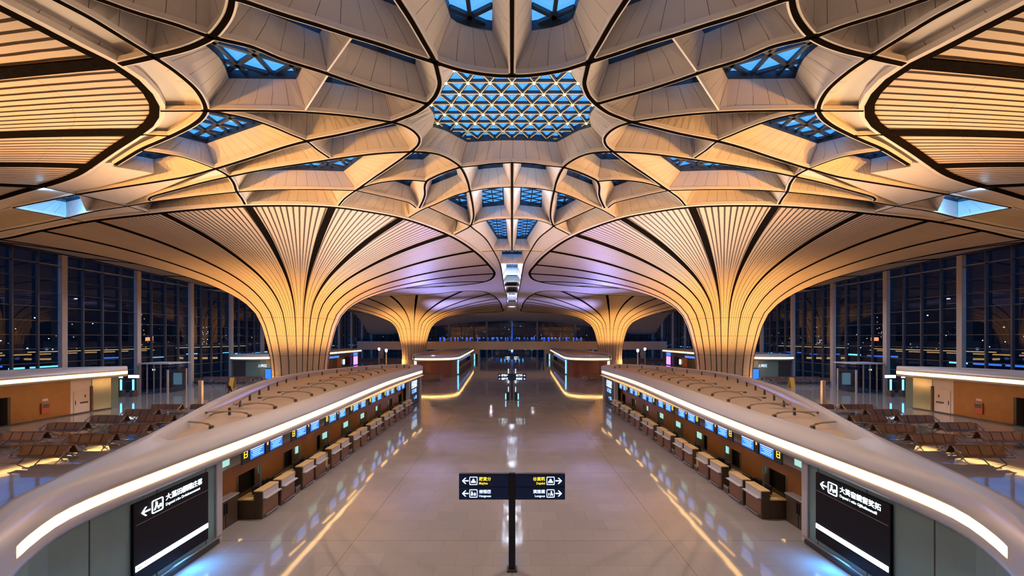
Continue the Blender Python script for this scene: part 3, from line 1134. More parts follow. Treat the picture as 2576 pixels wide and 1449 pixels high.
# footbridge in front of the end wall
br = thing('footbridge', 'long pale footbridge crossing the far end of the hall', 'bridge', (0, 130, 0))
MB().bbox(-49.3, 49.3, 129, 133, 3.45, 6.1, .12).build('deck_beam', 'concrete', br)
for s in (1, -1):
    MB().box(s * 49.2 if s < 0 else 10, -10 if s < 0 else 49.2, 129.1, 129.16, 6.1, 7.0).build('glass_parapet', 'pane', br)
MB().box(-10, 10, 129.1, 129.16, 6.1, 7.0).build('glass_parapet', 'pane', br)
for x in (-42, -30, -18, 18, 30, 42):
    MB().bbox(x - .5, x + .5, 130.4, 131.6, 0, 3.45).build('pier', 'concrete', br)
for s, sd in SIDES:
    t = thing('lift_lobby', 'pale lobby box with lit doorways under the far bridge, at the %s of the aisle' % sd, 'kiosk', (s * -13.2, 131, 0))
    MB().box(-16.2, -10.4, 129.2, 132.9, 2.1, 3.4).build('canopy_beam', 'concrete', t, s)
    MB().box(-16.2, -15.9, 129.3, 133, 0, 2.1).build('side_wall', 'wood', t, s)
    MB().box(-10.9, -10.4, 129.3, 133, 0, 2.1).build('side_wall', 'concrete', t, s)
    MB().box(-16, -10.8, 132.8, 133, 0, 2.1).build('back_wall', 'dark_grey', t, s)
    MB().box(-14.6, -13.6, 132.6, 132.75, .1, 1.95).build('lit_doorway', 'e_blue', t, s)
    MB().box(-12.6, -12.1, 132.6, 132.75, .1, 1.95).build('lit_doorway', 'e_cyan', t, s)


# ------------------------------------------------------------------ pavilions
def loopdir(F, B, i):
    d = Vector((B[i][0] - F[i][0], B[i][1] - F[i][1]))
    return d, d.length


def pavilion_roof(front, back, n, z, deck_from=3.0):
    """fascia, top band, deck and back wall lofted between a front and a back plan line"""
    Fp, Bp = resample(catmull(front, .3), n), resample(catmull(back, .3), n)
    prof = [(.55, -1.02), (.16, -1.02), (.03, -.93), (.0, -.80), (.06, -.76), (.06, -.48), (.0, -.44), (.03, -.34), (.16, -.18), (.42, -.05), (.75, .0),
            (1.1, .0), (1.25, -.06), (1.3, -.38)]
    bprof = [(1.0, -.38), (.95, -.05), (.85, .0), (.3, .0), (.1, -.08), (.0, -.25), (.0, -.8), (.15, -.95), (.5, -1.0)]
    rf, dk, rb, strip = MB(), MB(), MB(), MB()
    tail = []
    ra, rdk, rbk, rs = [], [], [], []
    for i in range(n + 1):
        d, w = loopdir(Fp, Bp, i)
        u = d.normalized() if w > 1e-6 else Vector((-1, 0))
        k = min(1., w / deck_from)
        solid = w < deck_from
        tail.append(solid and i < n / 2)
        zz = [(a * k, b if not (solid and j > 10) else .0) for j, (a, b) in enumerate(prof)]
        zb = [(a * k, b if not (solid and j < 2) else .0) for j, (a, b) in enumerate(bprof)]
        f, b = Vector(Fp[i][:2]), Vector(Bp[i][:2])
        ra.append([(*(f + u * a), z + q) for a, q in zz])
        rbk.append([(*(b - u * a), z + q) for a, q in zb])
        rs.append([(*(f + u * a), z + q) for a, q in ((.045, -.78), (.0, -.75), (-.02, -.62), (.0, -.49), (.045, -.46))])

    def loft(mb, rows):
        m = len(rows[0])
        L = 0.
        for i in range(len(rows) - 1):
            d = math.dist(rows[i][0], rows[i + 1][0])
            for j in range(m - 1):
                mb.add([rows[i][j], rows[i + 1][j], rows[i + 1][j + 1], rows[i][j + 1]], [(0, 1, 2, 3)],
                       [[(L, j / m), (L + d, j / m), (L + d, (j + 1) / m), (L, (j + 1) / m)]])
            L += d
    loft(rf, ra)
    loft(rb, rbk)
    nt_ = sum(tail)
    rdk = [[a[-1], b[0]] for a, b in zip(ra, rbk)]
    loft(dk, rdk[max(0, nt_ - 1):])
    if nt_ > 1:
        loft(rb, [r + [r[-1]] * 0 for r in rdk[:nt_]])
    loft(strip, rs)
    for mb, rows in ((rf, ra), (rb, rbk)):
        for e in (rows[0], rows[-1]):
            pass
    return Fp, Bp, rf, rb, dk, strip


def merge(mb):
    """weld the quads of a loft so that smooth shading runs across them"""
    key, vs, mp = {}, [], []
    for p in mb.v:
        k = tuple(round(c, 4) for c in p)
        if k not in key:
            key[k] = len(vs)
            vs.append(p)
        mp.append(key[k])
    nf, nu = [], []
    for f, u in zip(mb.f, mb.uv):
        g = [mp[i] for i in f]
        if len(set(g)) == len(g):
            nf.append(g)
            nu.append(u)
    mb.v, mb.f, mb.uv = vs, nf, nu
    return mb


FRONT = [(-7.5, 5.6), (-8.0, 6.1), (-8.5, 6.7), (-9.1, 7.5), (-9.55, 8.27), (-9.84, 8.95), (-9.98, 9.9), (-10.0, 12), (-9.98, 16), (-10.15, 22),
         (-10.45, 28), (-10.7, 34), (-10.72, 38), (-10.6, 42), (-10.4, 47.2)]
BACK = [(-7.6, 5.8), (-8.4, 6.35), (-9.3, 7.1), (-10.2, 8.1), (-10.85, 9.6), (-11.75, 11.9), (-13.35, 15.6), (-16.4, 22.4), (-18.6, 28.4), (-19.9, 33),
        (-20.4, 37), (-20.1, 41), (-18.5, 46.6), (-16, 50.2), (-13.3, 51.2), (-11.4, 49.8), (-10.45, 47.5)]
ZR = 3.9
WX = -11.2          # wooden back wall of the counters
DESK_Y = []
for k in range(8):
    y = 16.1 + 3.08 * k
    DESK_Y += [y, y + 1.30]
MON_Y = [16.3 + 3.53 * k for k in range(7)]
ORD = ['first', 'second', 'third', 'fourth', 'fifth', 'sixth', 'seventh', 'eighth', 'ninth', 'tenth', 'eleventh', 'twelfth', 'thirteenth',
       'fourteenth', 'fifteenth', 'sixteenth']


def front_x(y):
    P_ = catmull(FRONT, .3)
    return min(P_, key=lambda p: abs(p[1] - y))[0]


for s, sd in SIDES:
    t = thing('check_in_pavilion', 'long leaf-shaped check-in pavilion with lit white roof edge, %s of the central aisle' % sd, 'check-in pavilion',
              (s * -13, 28, 0), 0, 'check-in pavilions')
    Fp, Bp, rf, rb, dk, strip = pavilion_roof(FRONT, BACK, 90, ZR, 3.3)
    # the strip light starts a little after the tip
    ys = [p[1] for p in Fp]
    merge(rf).build('roof_edge', 'roof_white', t, s, True)
    merge(rb).build('roof_back_edge', 'roof_white', t, s, True)
    merge(dk).build('roof_deck', 'roof_deck', t, s)
    st = MB()
    rows = []
    for p in Fp:
        if p[1] < 7.35:
            continue
        i = Fp.index(p)
        d, w = loopdir(Fp, Bp, i)
        u = d.normalized() if w > 1e-6 else Vector((-1, 0))
        f = Vector(p[:2])
        rows.append([(*(f + u * a), ZR + q) for a, q in ((.06, -.755), (.02, -.74), (.01, -.62), (.02, -.50), (.06, -.485))])
    for a, b in zip(rows, rows[1:]):
        for j in range(4):
            st.add([a[j], b[j], b[j + 1], a[j + 1]], [(0, 1, 2, 3)])
    for e in (rows[0], rows[-1]):
        st.add(e, [tuple(range(5))])
    merge(st).build('light_strip', 'e_warm', t, s, True)
    # green glass wall of the near end
    gw = [p for p in offset(resample(catmull(FRONT, .3), 90), .45) if 1 < p[1]]
    pts = [p for p in gw if p[1] < 14.2] + [(-10.45, 14.25)]
    MB().wall(pts, .12, 2.9, .08).build('glass_wall', 'green_glass', t, s)
    for i in range(3, len(pts), 4):
        x, y = pts[i]
        MB().box(x + .035, x + .05, y - .012, y + .012, .12, 2.9).build('panel_joint', 'dark_grey', t, s)
    MB().wall([(p[0] + .12, p[1]) for p in pts], .0, .14, .12).build('kerb', 'dark_grey', t, s)
    MB().wall([(p[0] + .24, p[1]) for p in pts[6:]], .26, .30, .05).build('bumper_rail', 'steel', t, s)
    MB().bbox(-10.62, -10.34, 14.2, 14.5, 0, 2.92).build('end_post', 'roof_white', t, s)
    # far end: post, dark glass
    MB().bbox(-10.9, -10.55, 41.6, 42.0, 0, 2.92).build('end_post', 'roof_white', t, s)
    MB().bbox(-10.85, -10.5, 46.6, 46.95, 0, 2.92).build('end_post', 'roof_white', t, s)
    MB().box(-10.85, -10.72, 42.0, 46.6, .05, 2.92).build('glass_wall', 'steel_blue', t, s)
    # wooden back wall with service openings
    ops = [(16.5 + 3.34 * k, 18.1 + 3.34 * k) for k in range(8)]
    wd = MB()
    y = 14.5
    for a, b in ops:
        wd.box(WX - .1, WX, y, a, 0, 2.05)
        wd.box(WX - .1, WX, a, b, 1.55, 2.05)
        y = b
    wd.box(WX - .1, WX, y, 46.6, 0, 2.05)
    wd.build('wood_wall', 'wood', t, s)
    MB().box(WX - .1, WX + .04, 14.5, 46.6, 2.05, 2.92).build('upper_wall', 'roof_white', t, s)
    MB().box(WX - 1.6, -10.1, 14.5, 46.6, 2.9, 2.95).build('soffit', 'roof_white', t, s)
    for k, (a, b) in enumerate(ops):
        sw = MB().box(WX - 1.3, WX - 1.25, a - .2, b + .2, 0, 1.7).build('service_opening', 'arm_tan', t, s)
        MB().box(WX - 1.25, WX - 1.2, a + .1, a + .8, .55, 1.4).build('back_window', 'e_mint', sw, s)
        MB().box(WX - .75, WX - .65, a + .2, b - .2, 1.62, 1.66).build('opening_fill', 'e_warm', sw, s)  # glowing bar added to brighten the inside of the opening
        MB().box(WX - .02, WX + .03, b - .07, b, 0, 1.55).build('jamb', 'steel', sw, s)
        MB().box(WX - .02, WX + .03, a, a + .05, 0, 1.55).build('jamb', 'steel', sw, s)
    for a in [14.75] + [18.75 + 3.53 * k for k in range(7)]:
        b = a + (1.25 if a < 15 else .85)
        MB().bbox(WX + .03, WX + .07, a, b, 2.2, 2.66).build('light_window', 'e_mint', t, s)
    # the body behind, closed to the floor
    bw = [p for p in offset(resample(catmull(BACK, .3), 90), -.75) if p[1] > 16]
    MB().wall(bw[::1], 0, 2.95, .1).build('rear_wall', 'roof_white', t, s)
    MB().box(WX - 1.5, WX - 1.4, 14.5, 46.6, 0, 2.95).build('inner_wall', 'dark_grey', t, s)
    for k in range(9):
        y = 15.4 + 3.3 * k
        MB().box(-10.34, -10.24, y, y + 1.5, 2.88, 2.905).build('soffit_light', 'e_warm', t, s)

    # cable rail along the back edge of the deck
    rl = [p for p in offset(resample(catmull(BACK, .3), 90), -1.45) if p[1] > 15.5]
    rl = [p for p in rl if p[1] > 19 and p[0] < -11.9 and inside([q[:2] for q in FRONT] + [q[:2] for q in BACK[::-1]], p)]
    r = thing('cable_rail', 'thin cable rail on short posts along the back of the %s pavilion roof' % sd, 'rail', (s * -17, 34, ZR - .38), 0, 'roof cable rails')
    MB().tube([(x, y, ZR - .05) for x, y in rl], .03, 6).build('cable', 'steel', r, s)
    for p in rl[::4]:
        MB().bbox(p[0] - .05, p[0] + .05, p[1] - .05, p[1] + .05, ZR - .4, ZR - .02).build('post', 'dark_grey', r, s)

# slim lighting arms standing on the pavilion roofs
a0 = thing('lighting_arm', 'x', 'floodlight', (0, 0, 0), 0, 'lighting arms on the pavilion roofs')
MB().bbox(.04, .18, -.07, .07, 0, .16).build('base', 'taupe', a0)
MB().tube([(.1, 0, .15), (.0, 0, .24), (-.9, .02, .30), (-1.9, .04, .26)], .024, 6).build('arm', 'arm_tan', a0)
MB().tube([(.1, .16, .1), (-.4, .18, .24), (-1., .2, .28), (-1.7, .22, .16), (-1.9, .22, .05)], .032, 6).build('bow', 'arm_tan', a0)
MB().bbox(-2.06, -1.88, -.05, .11, .19, .28).build('lamp_head', 'taupe', a0)
AP = Proto(a0)
for s, sd in SIDES:
    for k in range(13):
        y = 15.4 + 2.35 * k
        x = front_x(y) - 1.75 - .12 * k if k else -11.9
        lab = ('%s roof lighting arm from the near tip on the %s pavilion' % (ORD[k], sd))
        AP.put((s * (x - .3), y + .9, ZR - .38), 0, s, lab, 'lighting arms on the pavilion roofs')

# ------------------------------------------------------------------ check-in desks
def desk(ret):
    t = thing('check_in_desk', 'x', 'check-in desk')
    # front faces +x at x = 0; runs along +y for 1.2 m
    MB().bbox(-.34, -.02, 0, 1.08, 0, 1.08, .012).build('body', 'taupe', t)
    MB().box(-.02, .0, .03, 1.06, .14, .82).build('front_panel', 'desk_front', t)
    MB().box(-.02, .012, .02, 1.07, .84, 1.07).build('upstand', 'counter_white', t)
    MB().bbox(-.03, .16, .01, 1.08, .80, .84, .008).build('shelf', 'counter_white', t)
    MB().bbox(-.36, .02, -.01, 1.09, 1.08, 1.13, .012).build('counter_top', 'cream', t)
    MB().tube([(.05, .12, .12), (.05, 1.02, .12)], .025, 8).build('bumper', 'steel', t)
    if ret:
        b = MB().bbox(-1.0, -.34, .0, .75, 0, .74, .01).build('side_cabinet', 'taupe', t)
        MB().bbox(-1.02, -.34, -.02, .77, .74, .78, .01).build('cabinet_top', 'cream', b)
        MB().lathe([(.05, .78), (.07, .80), (.05, .86), (.02, .9)], -.45, .25, 10).build('card_reader', 'black', t)
        MB().bbox(-.62, -.56, .3, .7, .86, 1.2, .01).build('computer_screen', 'black', t)
        MB().box(-.61, -.57, .47, .53, .78, .9).build('screen_foot', 'dark_grey', t)
    return t


PA, PB = Proto(desk(True)), Proto(desk(False))
cv = thing('baggage_scale', 'x', 'baggage conveyor')
MB().bbox(-1.25, .0, 0, .42, 0, .22, .01).build('bed', 'taupe', cv)
MB().box(-1.2, -.06, .03, .39, .22, .235).build('belt', 'black', cv)
MB().box(-.06, .0, .0, .42, .22, .30).build('lip', 'steel', cv)
MB().bbox(-1.25, -1.15, 0, .42, .22, .62, .01).build('feed_cover', 'dark_grey', cv)
CV = Proto(cv)
ch = thing('office_chair', 'x', 'chair')
MB().bbox(-.24, .24, -.24, .24, .44, .53, .04).build('seat', 'black', ch)
MB().bbox(-.28, -.2, -.22, .22, .58, 1.0, .03).build('backrest', 'black', ch)
MB().tube([(-.22, 0, .48), (-.27, 0, .7)], .02, 6).build('spine', 'dark_grey', ch)
MB().cyl(0, 0, .1, .44, .03, 10).build('stem', 'dark_grey', ch)
for k in range(5):
    a = 2 * PI * k / 5
    MB().bar((0, 0, .1), (.28 * math.cos(a), .28 * math.sin(a), .05), .04, .03).build('foot', 'dark_grey', ch)
CHP = Proto(ch)
mo = thing('check_in_display', 'x', 'screen')
MB().bbox(-.07, .0, 0, 1.0, -.32, .32, .02).build('housing', 'black', mo)
sc_ = MB().box(.0, .008, .05, .95, -.27, .27).build('screen', 'e_screen', mo)
MB().box(.008, .012, .05, .95, .11, .27).build('header', 'e_screen_head', sc_)
for k in range(4):
    MB().box(.008, .012, .15 + .06 * (k % 2), .85 - .1 * (k % 3), .03 - .075 * k, .055 - .075 * k).build('text_line', 'e_screen_line', sc_)
MB().box(-.05, -.02, .3, .7, .32, .40).build('bracket', 'wood_red', mo)
MOP = Proto(mo)
nb1 = thing('counter_number', 'x', 'sign')
MB().bbox(-.07, .0, -.44, -.01, -.34, .34, .015).build('board', 'black', nb1)
for p in ((-.36, -.1), (-.36, .02), (-.36, .14)):
    MB().box(.0, .01, -.34, -.14, p[1] - .015, p[1] + .015).build('digit', 'e_yellow', nb1)
for y in (-.34, -.16):
    MB().box(.0, .01, y, y + .03, -.1, .14).build('digit', 'e_yellow', nb1)
NB1 = Proto(nb1)
nb2 = thing('counter_number', 'x', 'sign')
MB().bbox(-.07, .0, -.30, -.01, -.34, .34, .015).build('board', 'black', nb2)
MB().box(.0, .01, -.20, -.11, .02, .18).build('digit', 'e_amber', nb2)
NB2 = Proto(nb2)

for s, sd in SIDES:
    for k, y in enumerate(DESK_Y):
        pr = 'nearer' if k % 2 == 0 else 'farther'
        lab = 'wooden check-in desk with white upstand, %s one of %s pair, %s side' % (pr, ORD[k // 2], sd)
        (PA if k % 2 == 0 else PB).put((s * -9.9, y, .0), 0, s, lab, 'check-in desks')
    for k in range(8):
        y = 16.1 + 3.08 * k + 2.50
        CV.put((s * -9.92, y, .03), 0, s, 'low baggage conveyor after the %s desk pair on the %s side' % (ORD[k], sd), 'baggage conveyors')
        CHP.put((s * -10.56, 16.1 + 3.08 * k + 1.65, .03), RND.uniform(-.5, .5), s,
                'black swivel chair behind the %s desk pair on the %s side' % (ORD[k], sd), 'office chairs behind the desks')
    for k, y in enumerate(MON_Y):
        for j in (0, 1):
            yy = y + 1.36 * j
            w = ['nearer', 'farther'][j]
            MOP.put((s * -10.55, yy, 2.56), 0, s, 'blue check-in display, %s of the %s pair hanging on the %s pavilion' % (w, ORD[k], sd), 'check-in displays')
            if j == 0:
                NB1.put((s * -10.55, yy, 2.56), 0, s, 'black counter number board with yellow digit beside %s display pair, %s side' % (ORD[k], sd), 'counter number boards')
            else:
                NB2.put((s * -10.55, yy, 2.56), 0, s, 'narrow counter number board between the %s pair of displays, %s side' % (ORD[k], sd), 'counter number boards')
    # low cabinet at the near end, dark baggage line behind the desks, brass screen
    c = thing('low_cabinet', 'dark two-door low cabinet at the near end of the %s counter row' % sd, 'cabinet', (s * -10.95, 15.3, 0))
    MB().bbox(-11.1, -10.82, 14.6, 16.0, 0, 1.05, .01).build('body', 'dark_grey', c, s)
    MB().bbox(-11.15, -10.78, 14.55, 16.05, 1.05, 1.1, .01).build('top', 'counter_white', c, s)
    for a, b in ((14.65, 15.27), (15.31, 15.95)):
        d = MB().box(-10.82, -10.80, a, b, .05, 1.02).build('door', 'taupe', c, s)
        MB().box(-10.80, -10.77, (b - .06 if a < 15 else a + .02), (b - .02 if a < 15 else a + .06), .55, .95).build('handle', 'black', d, s)
    b = thing('baggage_belt', 'long dark baggage belt behind the %s desks' % sd, 'conveyor', (s * -11.0, 30, 0))
    MB().box(-11.17, -10.9, 18.6, 41.5, .0, .72).build('frame', 'dark_grey', b, s)
    MB().box(-11.15, -10.92, 18.6, 41.5, .72, .74).build('belt', 'black', b, s)
    MB().bar((-10.91, 18.6, .82), (-10.91, 41.5, .82), .03, .06).build('guard_rail', 'steel', b, s)
    z = thing('brass_screen', 'curved brass screen between the second and third desk pairs, %s side' % sd, 'screen', (s * -10.25, 21.85, .03))
    pts = [(-10.3 + .36 * math.cos(a), 21.8 + .28 * math.sin(a)) for a in [math.radians(-100 + 10 * k) for k in range(21)]]
    MB().wall(pts, .25, 1.0, .03).build('curved_sheet', 'brass', z, s, True)
    MB().bar((-10.3, 21.52, .25), (-10.3, 21.52, .03), .04, .04).build('leg', 'brass', z, s)
    MB().bar((-10.3, 22.08, .25), (-10.3, 22.08, .03), .04, .04).build('leg', 'brass', z, s)

# ------------------------------------------------------------------ illuminated wall boards
def arrow_mesh(c, right, up, nrm, size, sgn):
    """an arrow pointing to -right (sgn -1) or +right (sgn 1)"""
    c, rt, u, n = Vector(c), Vector(right), Vector(up), Vector(nrm)

    def pt(a, b, o):
        return c + rt * (a * sgn * size) + u * (b * size) + n * o
    mb = MB()
    for poly in ([(-.5, -.075), (.38, -.075), (.38, .075), (-.5, .075)],
                 [(.5, 0), (.05, .45), (-.12, .45), (.33, .0)], [(.5, 0), (.33, .0), (-.12, -.45), (.05, -.45)]):
        m = len(poly)
        mb.add([pt(a, b, o) for o in (.0, .012) for a, b in poly],
               [tuple(range(m, 2 * m)), tuple(range(m - 1, -1, -1))] + [(k, (k + 1) % m, m + (k + 1) % m, m + k) for k in range(m)])
    return mb


def icon_mesh(c, right, up, nrm, size, kind):
    """rounded outline square with a small pictogram"""
    c, rt, u, n = Vector(c), Vector(right), Vector(up), Vector(nrm)
    mb = MB()

    def ring(h, r):
        out = []
        for qx, qy, a0 in ((1, -1, -90), (1, 1, 0), (-1, 1, 90), (-1, -1, 180)):
            for k in range(5):
                a = math.radians(a0 + 22.5 * k)
                out.append((qx * (h - r) + r * math.cos(a), qy * (h - r) + r * math.sin(a)))
        return out
    A, B = ring(.5, .12), ring(.42, .08)
    m = len(A)
    V = [c + rt * a * size + u * b * size + n * o for o in (.0, .012) for P_ in (A, B) for a, b in P_]
    f = []
    for k in range(m):
        j = (k + 1) % m
        f += [(2 * m + k, 2 * m + j, 3 * m + j, 3 * m + k), (k, j, 2 * m + j, 2 * m + k), (m + k, 3 * m + k, 3 * m + j, m + j)]
    mb.add(V, f)

    def blob(poly):
        m = len(poly)
        mb.add([c + rt * a * size + u * b * size + n * o for o in (.0, .012) for a, b in poly],
               [tuple(range(m, 2 * m))] + [(k, (k + 1) % m, m + (k + 1) % m, m + k) for k in range(m)])

    def disc(x, y, r):
        blob([(x + r * math.cos(2 * PI * k / 12), y + r * math.sin(2 * PI * k / 12)) for k in range(12)])
    if kind == 'cap':
        blob([(-.32, -.24), (.32, -.24), (.30, -.08), (.16, .02), (-.16, .02), (-.30, -.08)])
        disc(0, .12, .13)
    elif kind == 'bag':
        disc(-.2, .18, .09)
        blob([(-.32, -.26), (-.08, -.26), (-.02, .02), (-.16, .1), (-.3, .02)])
        blob([(.04, -.26), (.3, -.26), (.3, .0), (.04, .0)])
        blob([(.12, .0), (.22, .0), (.22, .12), (.12, .12)])
    elif kind == 'seat':
        disc(.1, .2, .09)
        blob([(-.3, -.26), (-.2, -.26), (-.14, .0), (-.26, .05)])
        blob([(-.05, -.2), (.3, -.2), (.3, -.05), (.14, .08), (-.02, .06)])
        disc(-.02, -.26, .05)
        disc(.24, -.26, .05)
    else:
        disc(-.1, .24, .09)
        blob([(-.32, -.28), (-.2, -.28), (-.08, -.05), (.02, .14), (-.16, .14), (-.22, -.06)])
        blob([(.04, -.28), (.14, -.28), (.12, -.06), (-.02, .0)])
        blob([(.18, -.2), (.34, -.2), (.34, .04), (.18, .04)])
    return mb


for s, sd, t1, t2 in ((1, 'left', '大蔦田髃隴庄畧', 'Dqusni róo Dréaionnement'), (-1, 'right', '大黃宿鏡留奖拓', 'Dqusni i etío Gjlikalinnmaill')):
    t = thing('information_board', 'large black illuminated board with white arrow and bar on the %s glass wall' % sd, 'sign', (s * -10.4, 12.4, .37))
    x = -10.4
    rt = Vector((0, s, 0))
    up = Vector((0, 0, 1))
    nr = Vector((s, 0, 0))
    y0, y1 = 11.07, 13.8
    MB().bbox(x - .02, x + .07, y0, y1, .37, 2.64, .012).build('panel', 'dark_panel', t, s)
    MB().box(x + .07, x + .075, y0 + .06, y1 - .03, 2.03, 2.045).build('divider', 'steel', t, s)
    MB().box(x + .07, x + .085, y0 + .05, y1 - .03, .76, .92).build('light_bar', 'e_white', t, s)
    start = Vector((s * (x + .075), y0 if s > 0 else y1, 0))

    def on(a, z):
        return start + rt * a + up * z
    arrow_mesh(on(.36, 2.31), rt, up, nr, .28, -1).build('arrow', 'e_white', t)
    icon_mesh(on(.74, 2.33), rt, up, nr, .38, 'person').build('pictogram', 'e_white', t)
    text('lettering', t1, .205, on(1.02, 2.36), rt, up, 'e_white', t, bold=.002)
    text('lettering', t2, .118, on(1.02, 2.19), rt, up, 'e_text', t, bold=.0015)
    text('lettering', '服務信息', .07, on(.1, .81) + nr * .012, rt, up, 'steel', t)
    # dark board on the far end of the pavilion
    t = thing('end_board', 'tall dark board with white lettering at the far end of the %s counters' % sd, 'sign', (s * -10.66, 44.3, .4))
    x = -10.7
    MB().bbox(x - .01, x + .06, 42.4, 46.2, .4, 2.75, .01).build('panel', 'steel_blue', t, s)
    start = Vector((s * (x + .07), 42.4 if s > 0 else 46.2, 0))
    text('lettering', '回国家' if s > 0 else '出国家', .85, on(.5, 1.85), rt, up, 'e_text', t, bold=.01)
    text('lettering', '口已完成' if s > 0 else '入已完成', .5, on(.7, 1.25), rt, up, 'e_screen_line', t)
    text('lettering', '→ 123', .5, on(1.5, .5), rt, up, 'e_screen_line', t)

# ------------------------------------------------------------------ direction signs on the aisle
def direction_sign(y, lab, near=True, rows=((0, 1),)):
    t = thing('direction_sign', lab, 'sign', (0, y, 0), 0, 'direction signs on the aisle')
    MB().bbox(-.105, .105, y - .07, y + .07, .03, 3.02, .012).build('pole', 'pole_dark', t)
    MB().bbox(-.16, .16, y - .16, y + .16, 0, .05, .01).build('base_plate', 'sign_grey', t)
    yf = y - .085
    rt, up, nr = (1, 0, 0), (0, 0, 1), (0, -1, 0)
    for sx in (-1, 1):
        x0, x1 = (-1.64, -.1) if sx < 0 else (.1, 1.64)
        fr = MB().box(x0, x1, y - .065, y + .05, 2.20, 3.0).build('frame', 'sign_grey', t)
        for z0, z1, w, ic, c1, c2, m in ((2.62, 2.96, 0, 'cap', *(('購買分', 'Mejões') if sx < 0 else ('谷貿颿', 'Dajaõd')), 'e_yellow'),
                                         (2.22, 2.58, 1, 'bag' if sx < 0 else 'seat', *(('候程機', 'Hangouas') if sx < 0 else ('溟焜襆', 'Longuus')), 'e_text')):
            MB().box(x0 + .01, x1 - .01, yf, y - .064, z0, z1).build('panel', 'navy', fr)
            zc = (z0 + z1) / 2
            if near:
                if sx < 0:
                    arrow_mesh((x0 + .20, yf - .001, zc), rt, up, nr, .20, -1).build('arrow', 'e_white', fr)
                    icon_mesh((x0 + .45, yf - .001, zc), rt, up, nr, .25, ic).build('pictogram', 'e_text', fr)
                    text('lettering', c1, .125, (x0 + .62, yf - .001, zc + .01), rt, up, m, fr, bold=.0015)
                    text('lettering', c2, .095, (x0 + .62, yf - .001, zc - .11), rt, up, m, fr, bold=.001)
                else:
                    arrow_mesh((x1 - .20, yf - .001, zc), rt, up, nr, .20, 1).build('arrow', 'e_white', fr)
                    icon_mesh((x1 - .45, yf - .001, zc), rt, up, nr, .25, ic).build('pictogram', 'e_text', fr)
                    text('lettering', c1, .125, (x1 - .62, yf - .001, zc + .01), rt, up, m, fr, 'RIGHT', .0015)
                    text('lettering', c2, .095, (x1 - .62, yf - .001, zc - .11), rt, up, m, fr, 'RIGHT', .001)
            else:
                text('lettering', ('← ' + c1) if sx < 0 else (c1 + ' →'), .26, (x0 + .08 if sx < 0 else x1 - .08, yf - .001, z0 + .08), rt, up, 'e_text', fr,
                     'LEFT' if sx < 0 else 'RIGHT', .008)
    return t


direction_sign(12.6, 'navy double direction sign with yellow and white lettering, nearest on the aisle')
direction_sign(47.7, 'small dark direction sign halfway down the aisle, between two blue kiosks', False)
direction_sign(93.0, 'tiny farthest direction sign near the end of the aisle', False)
for s, sd in SIDES:
    t = thing('aisle_kiosk', 'slim dark kiosk with blue lit edge, %s of the halfway direction sign' % sd, 'kiosk', (s * -.42, 46.9, 0))
    MB().bbox(-.62, -.3, 46.75, 47.05, 0, .95, .02).build('body', 'black', t, s)
    MB().box(-.78, -.66, 46.8, 46.95, .1, .75).build('light_edge', 'e_cyan', t, s)
    MB().box(-.68, -.6, 46.85, 46.95, .1, .75).build('bracket', 'dark_grey', t, s)
    t = thing('light_column', 'tall thin string of white lights, %s of the aisle behind the halfway sign' % sd, 'lamp', (s * -.5, 62, 0))
    MB().box(-.6, -.5, 61.9, 62.0, 0, 2.6).build('post', 'dark_grey', t, s)
    for k in range(9):
        MB().box(-.62, -.48, 61.86, 61.9, .3 + .25 * k, .45 + .25 * k).build('light', 'e_white', t, s)
# ------------------------------------------------------------------ distant check-in pavilions on the aisle
for s, sd in SIDES:
    t = thing('far_check_in_pavilion', 'distant rounded check-in pavilion with lit white edge, far %s of the aisle' % sd, 'check-in pavilion',
              (s * -14, 95, 0), 0, 'check-in pavilions')
    fr_ = [(-17.6, 73.2), (-16, 72.6), (-13.5, 72.6), (-11.4, 73.6), (-10.3, 76), (-10.2, 82), (-10.6, 92), (-11.2, 108), (-12, 127)]
    bk_ = [(-17.9, 73.6), (-18.6, 76), (-19.3, 79), (-20, 84), (-20.3, 92), (-20, 102), (-18.8, 114), (-16, 123), (-12.4, 127.5)]
    Fp, Bp, rf, rb, dk, strip = pavilion_roof(fr_, bk_, 60, 4.0, 3.0)
    merge(rf).build('roof_edge', 'roof_white', t, s, True)
    merge(rb).build('roof_back_edge', 'roof_white', t, s, True)
    merge(dk).build('roof_deck', 'roof_deck', t, s)
    merge(strip).build('light_strip', 'e_warm', t, s, True)
    gw = offset(Fp, .6)
    a = [p for p in gw if p[1] < 82.5]
    MB().wall(a, 0, 3.0, .1).build('wood_wall', 'wood_red', t, s)
    MB().box(-10.72, -10.5, 79.6, 80.0, .2, 2.9).build('cyan_light', 'e_cyan', t, s)
    b = [(p[0] - .9, p[1]) for p in gw if 82.5 <= p[1] < 118]
    MB().wall(b, 0, 3.0, .1).build('counter_wall', 'wood', t, s)
    MB().wall([p for p in gw if p[1] >= 118], 0, 3.0, .1).build('end_wall', 'roof_white', t, s)
    MB().wall([p for p in offset(Bp, -.6)], 0, 3.0, .1).build('rear_wall', 'roof_white', t, s)
    MB().bbox(-17.75, -17.35, 73.6, 74.0, 0, 3.1).build('corner_post', 'e_white', t, s)
    for k in range(12):
        y = 84 + 2.8 * k
        PB.put((s * (-10.85 - .045 * (y - 84) * .55), y, 0), 0, s, 'small check-in desk, %s along the distant %s pavilion' % (ORD[k], sd), 'far check-in desks')
    for k in range(10):
        y = 84 + 3.3 * k
        MOP.put((s * (-11.0 - .03 * (y - 84)), y, 2.5), 0, s, 'small blue display, %s along the distant %s pavilion' % (ORD[k], sd), 'far check-in displays')

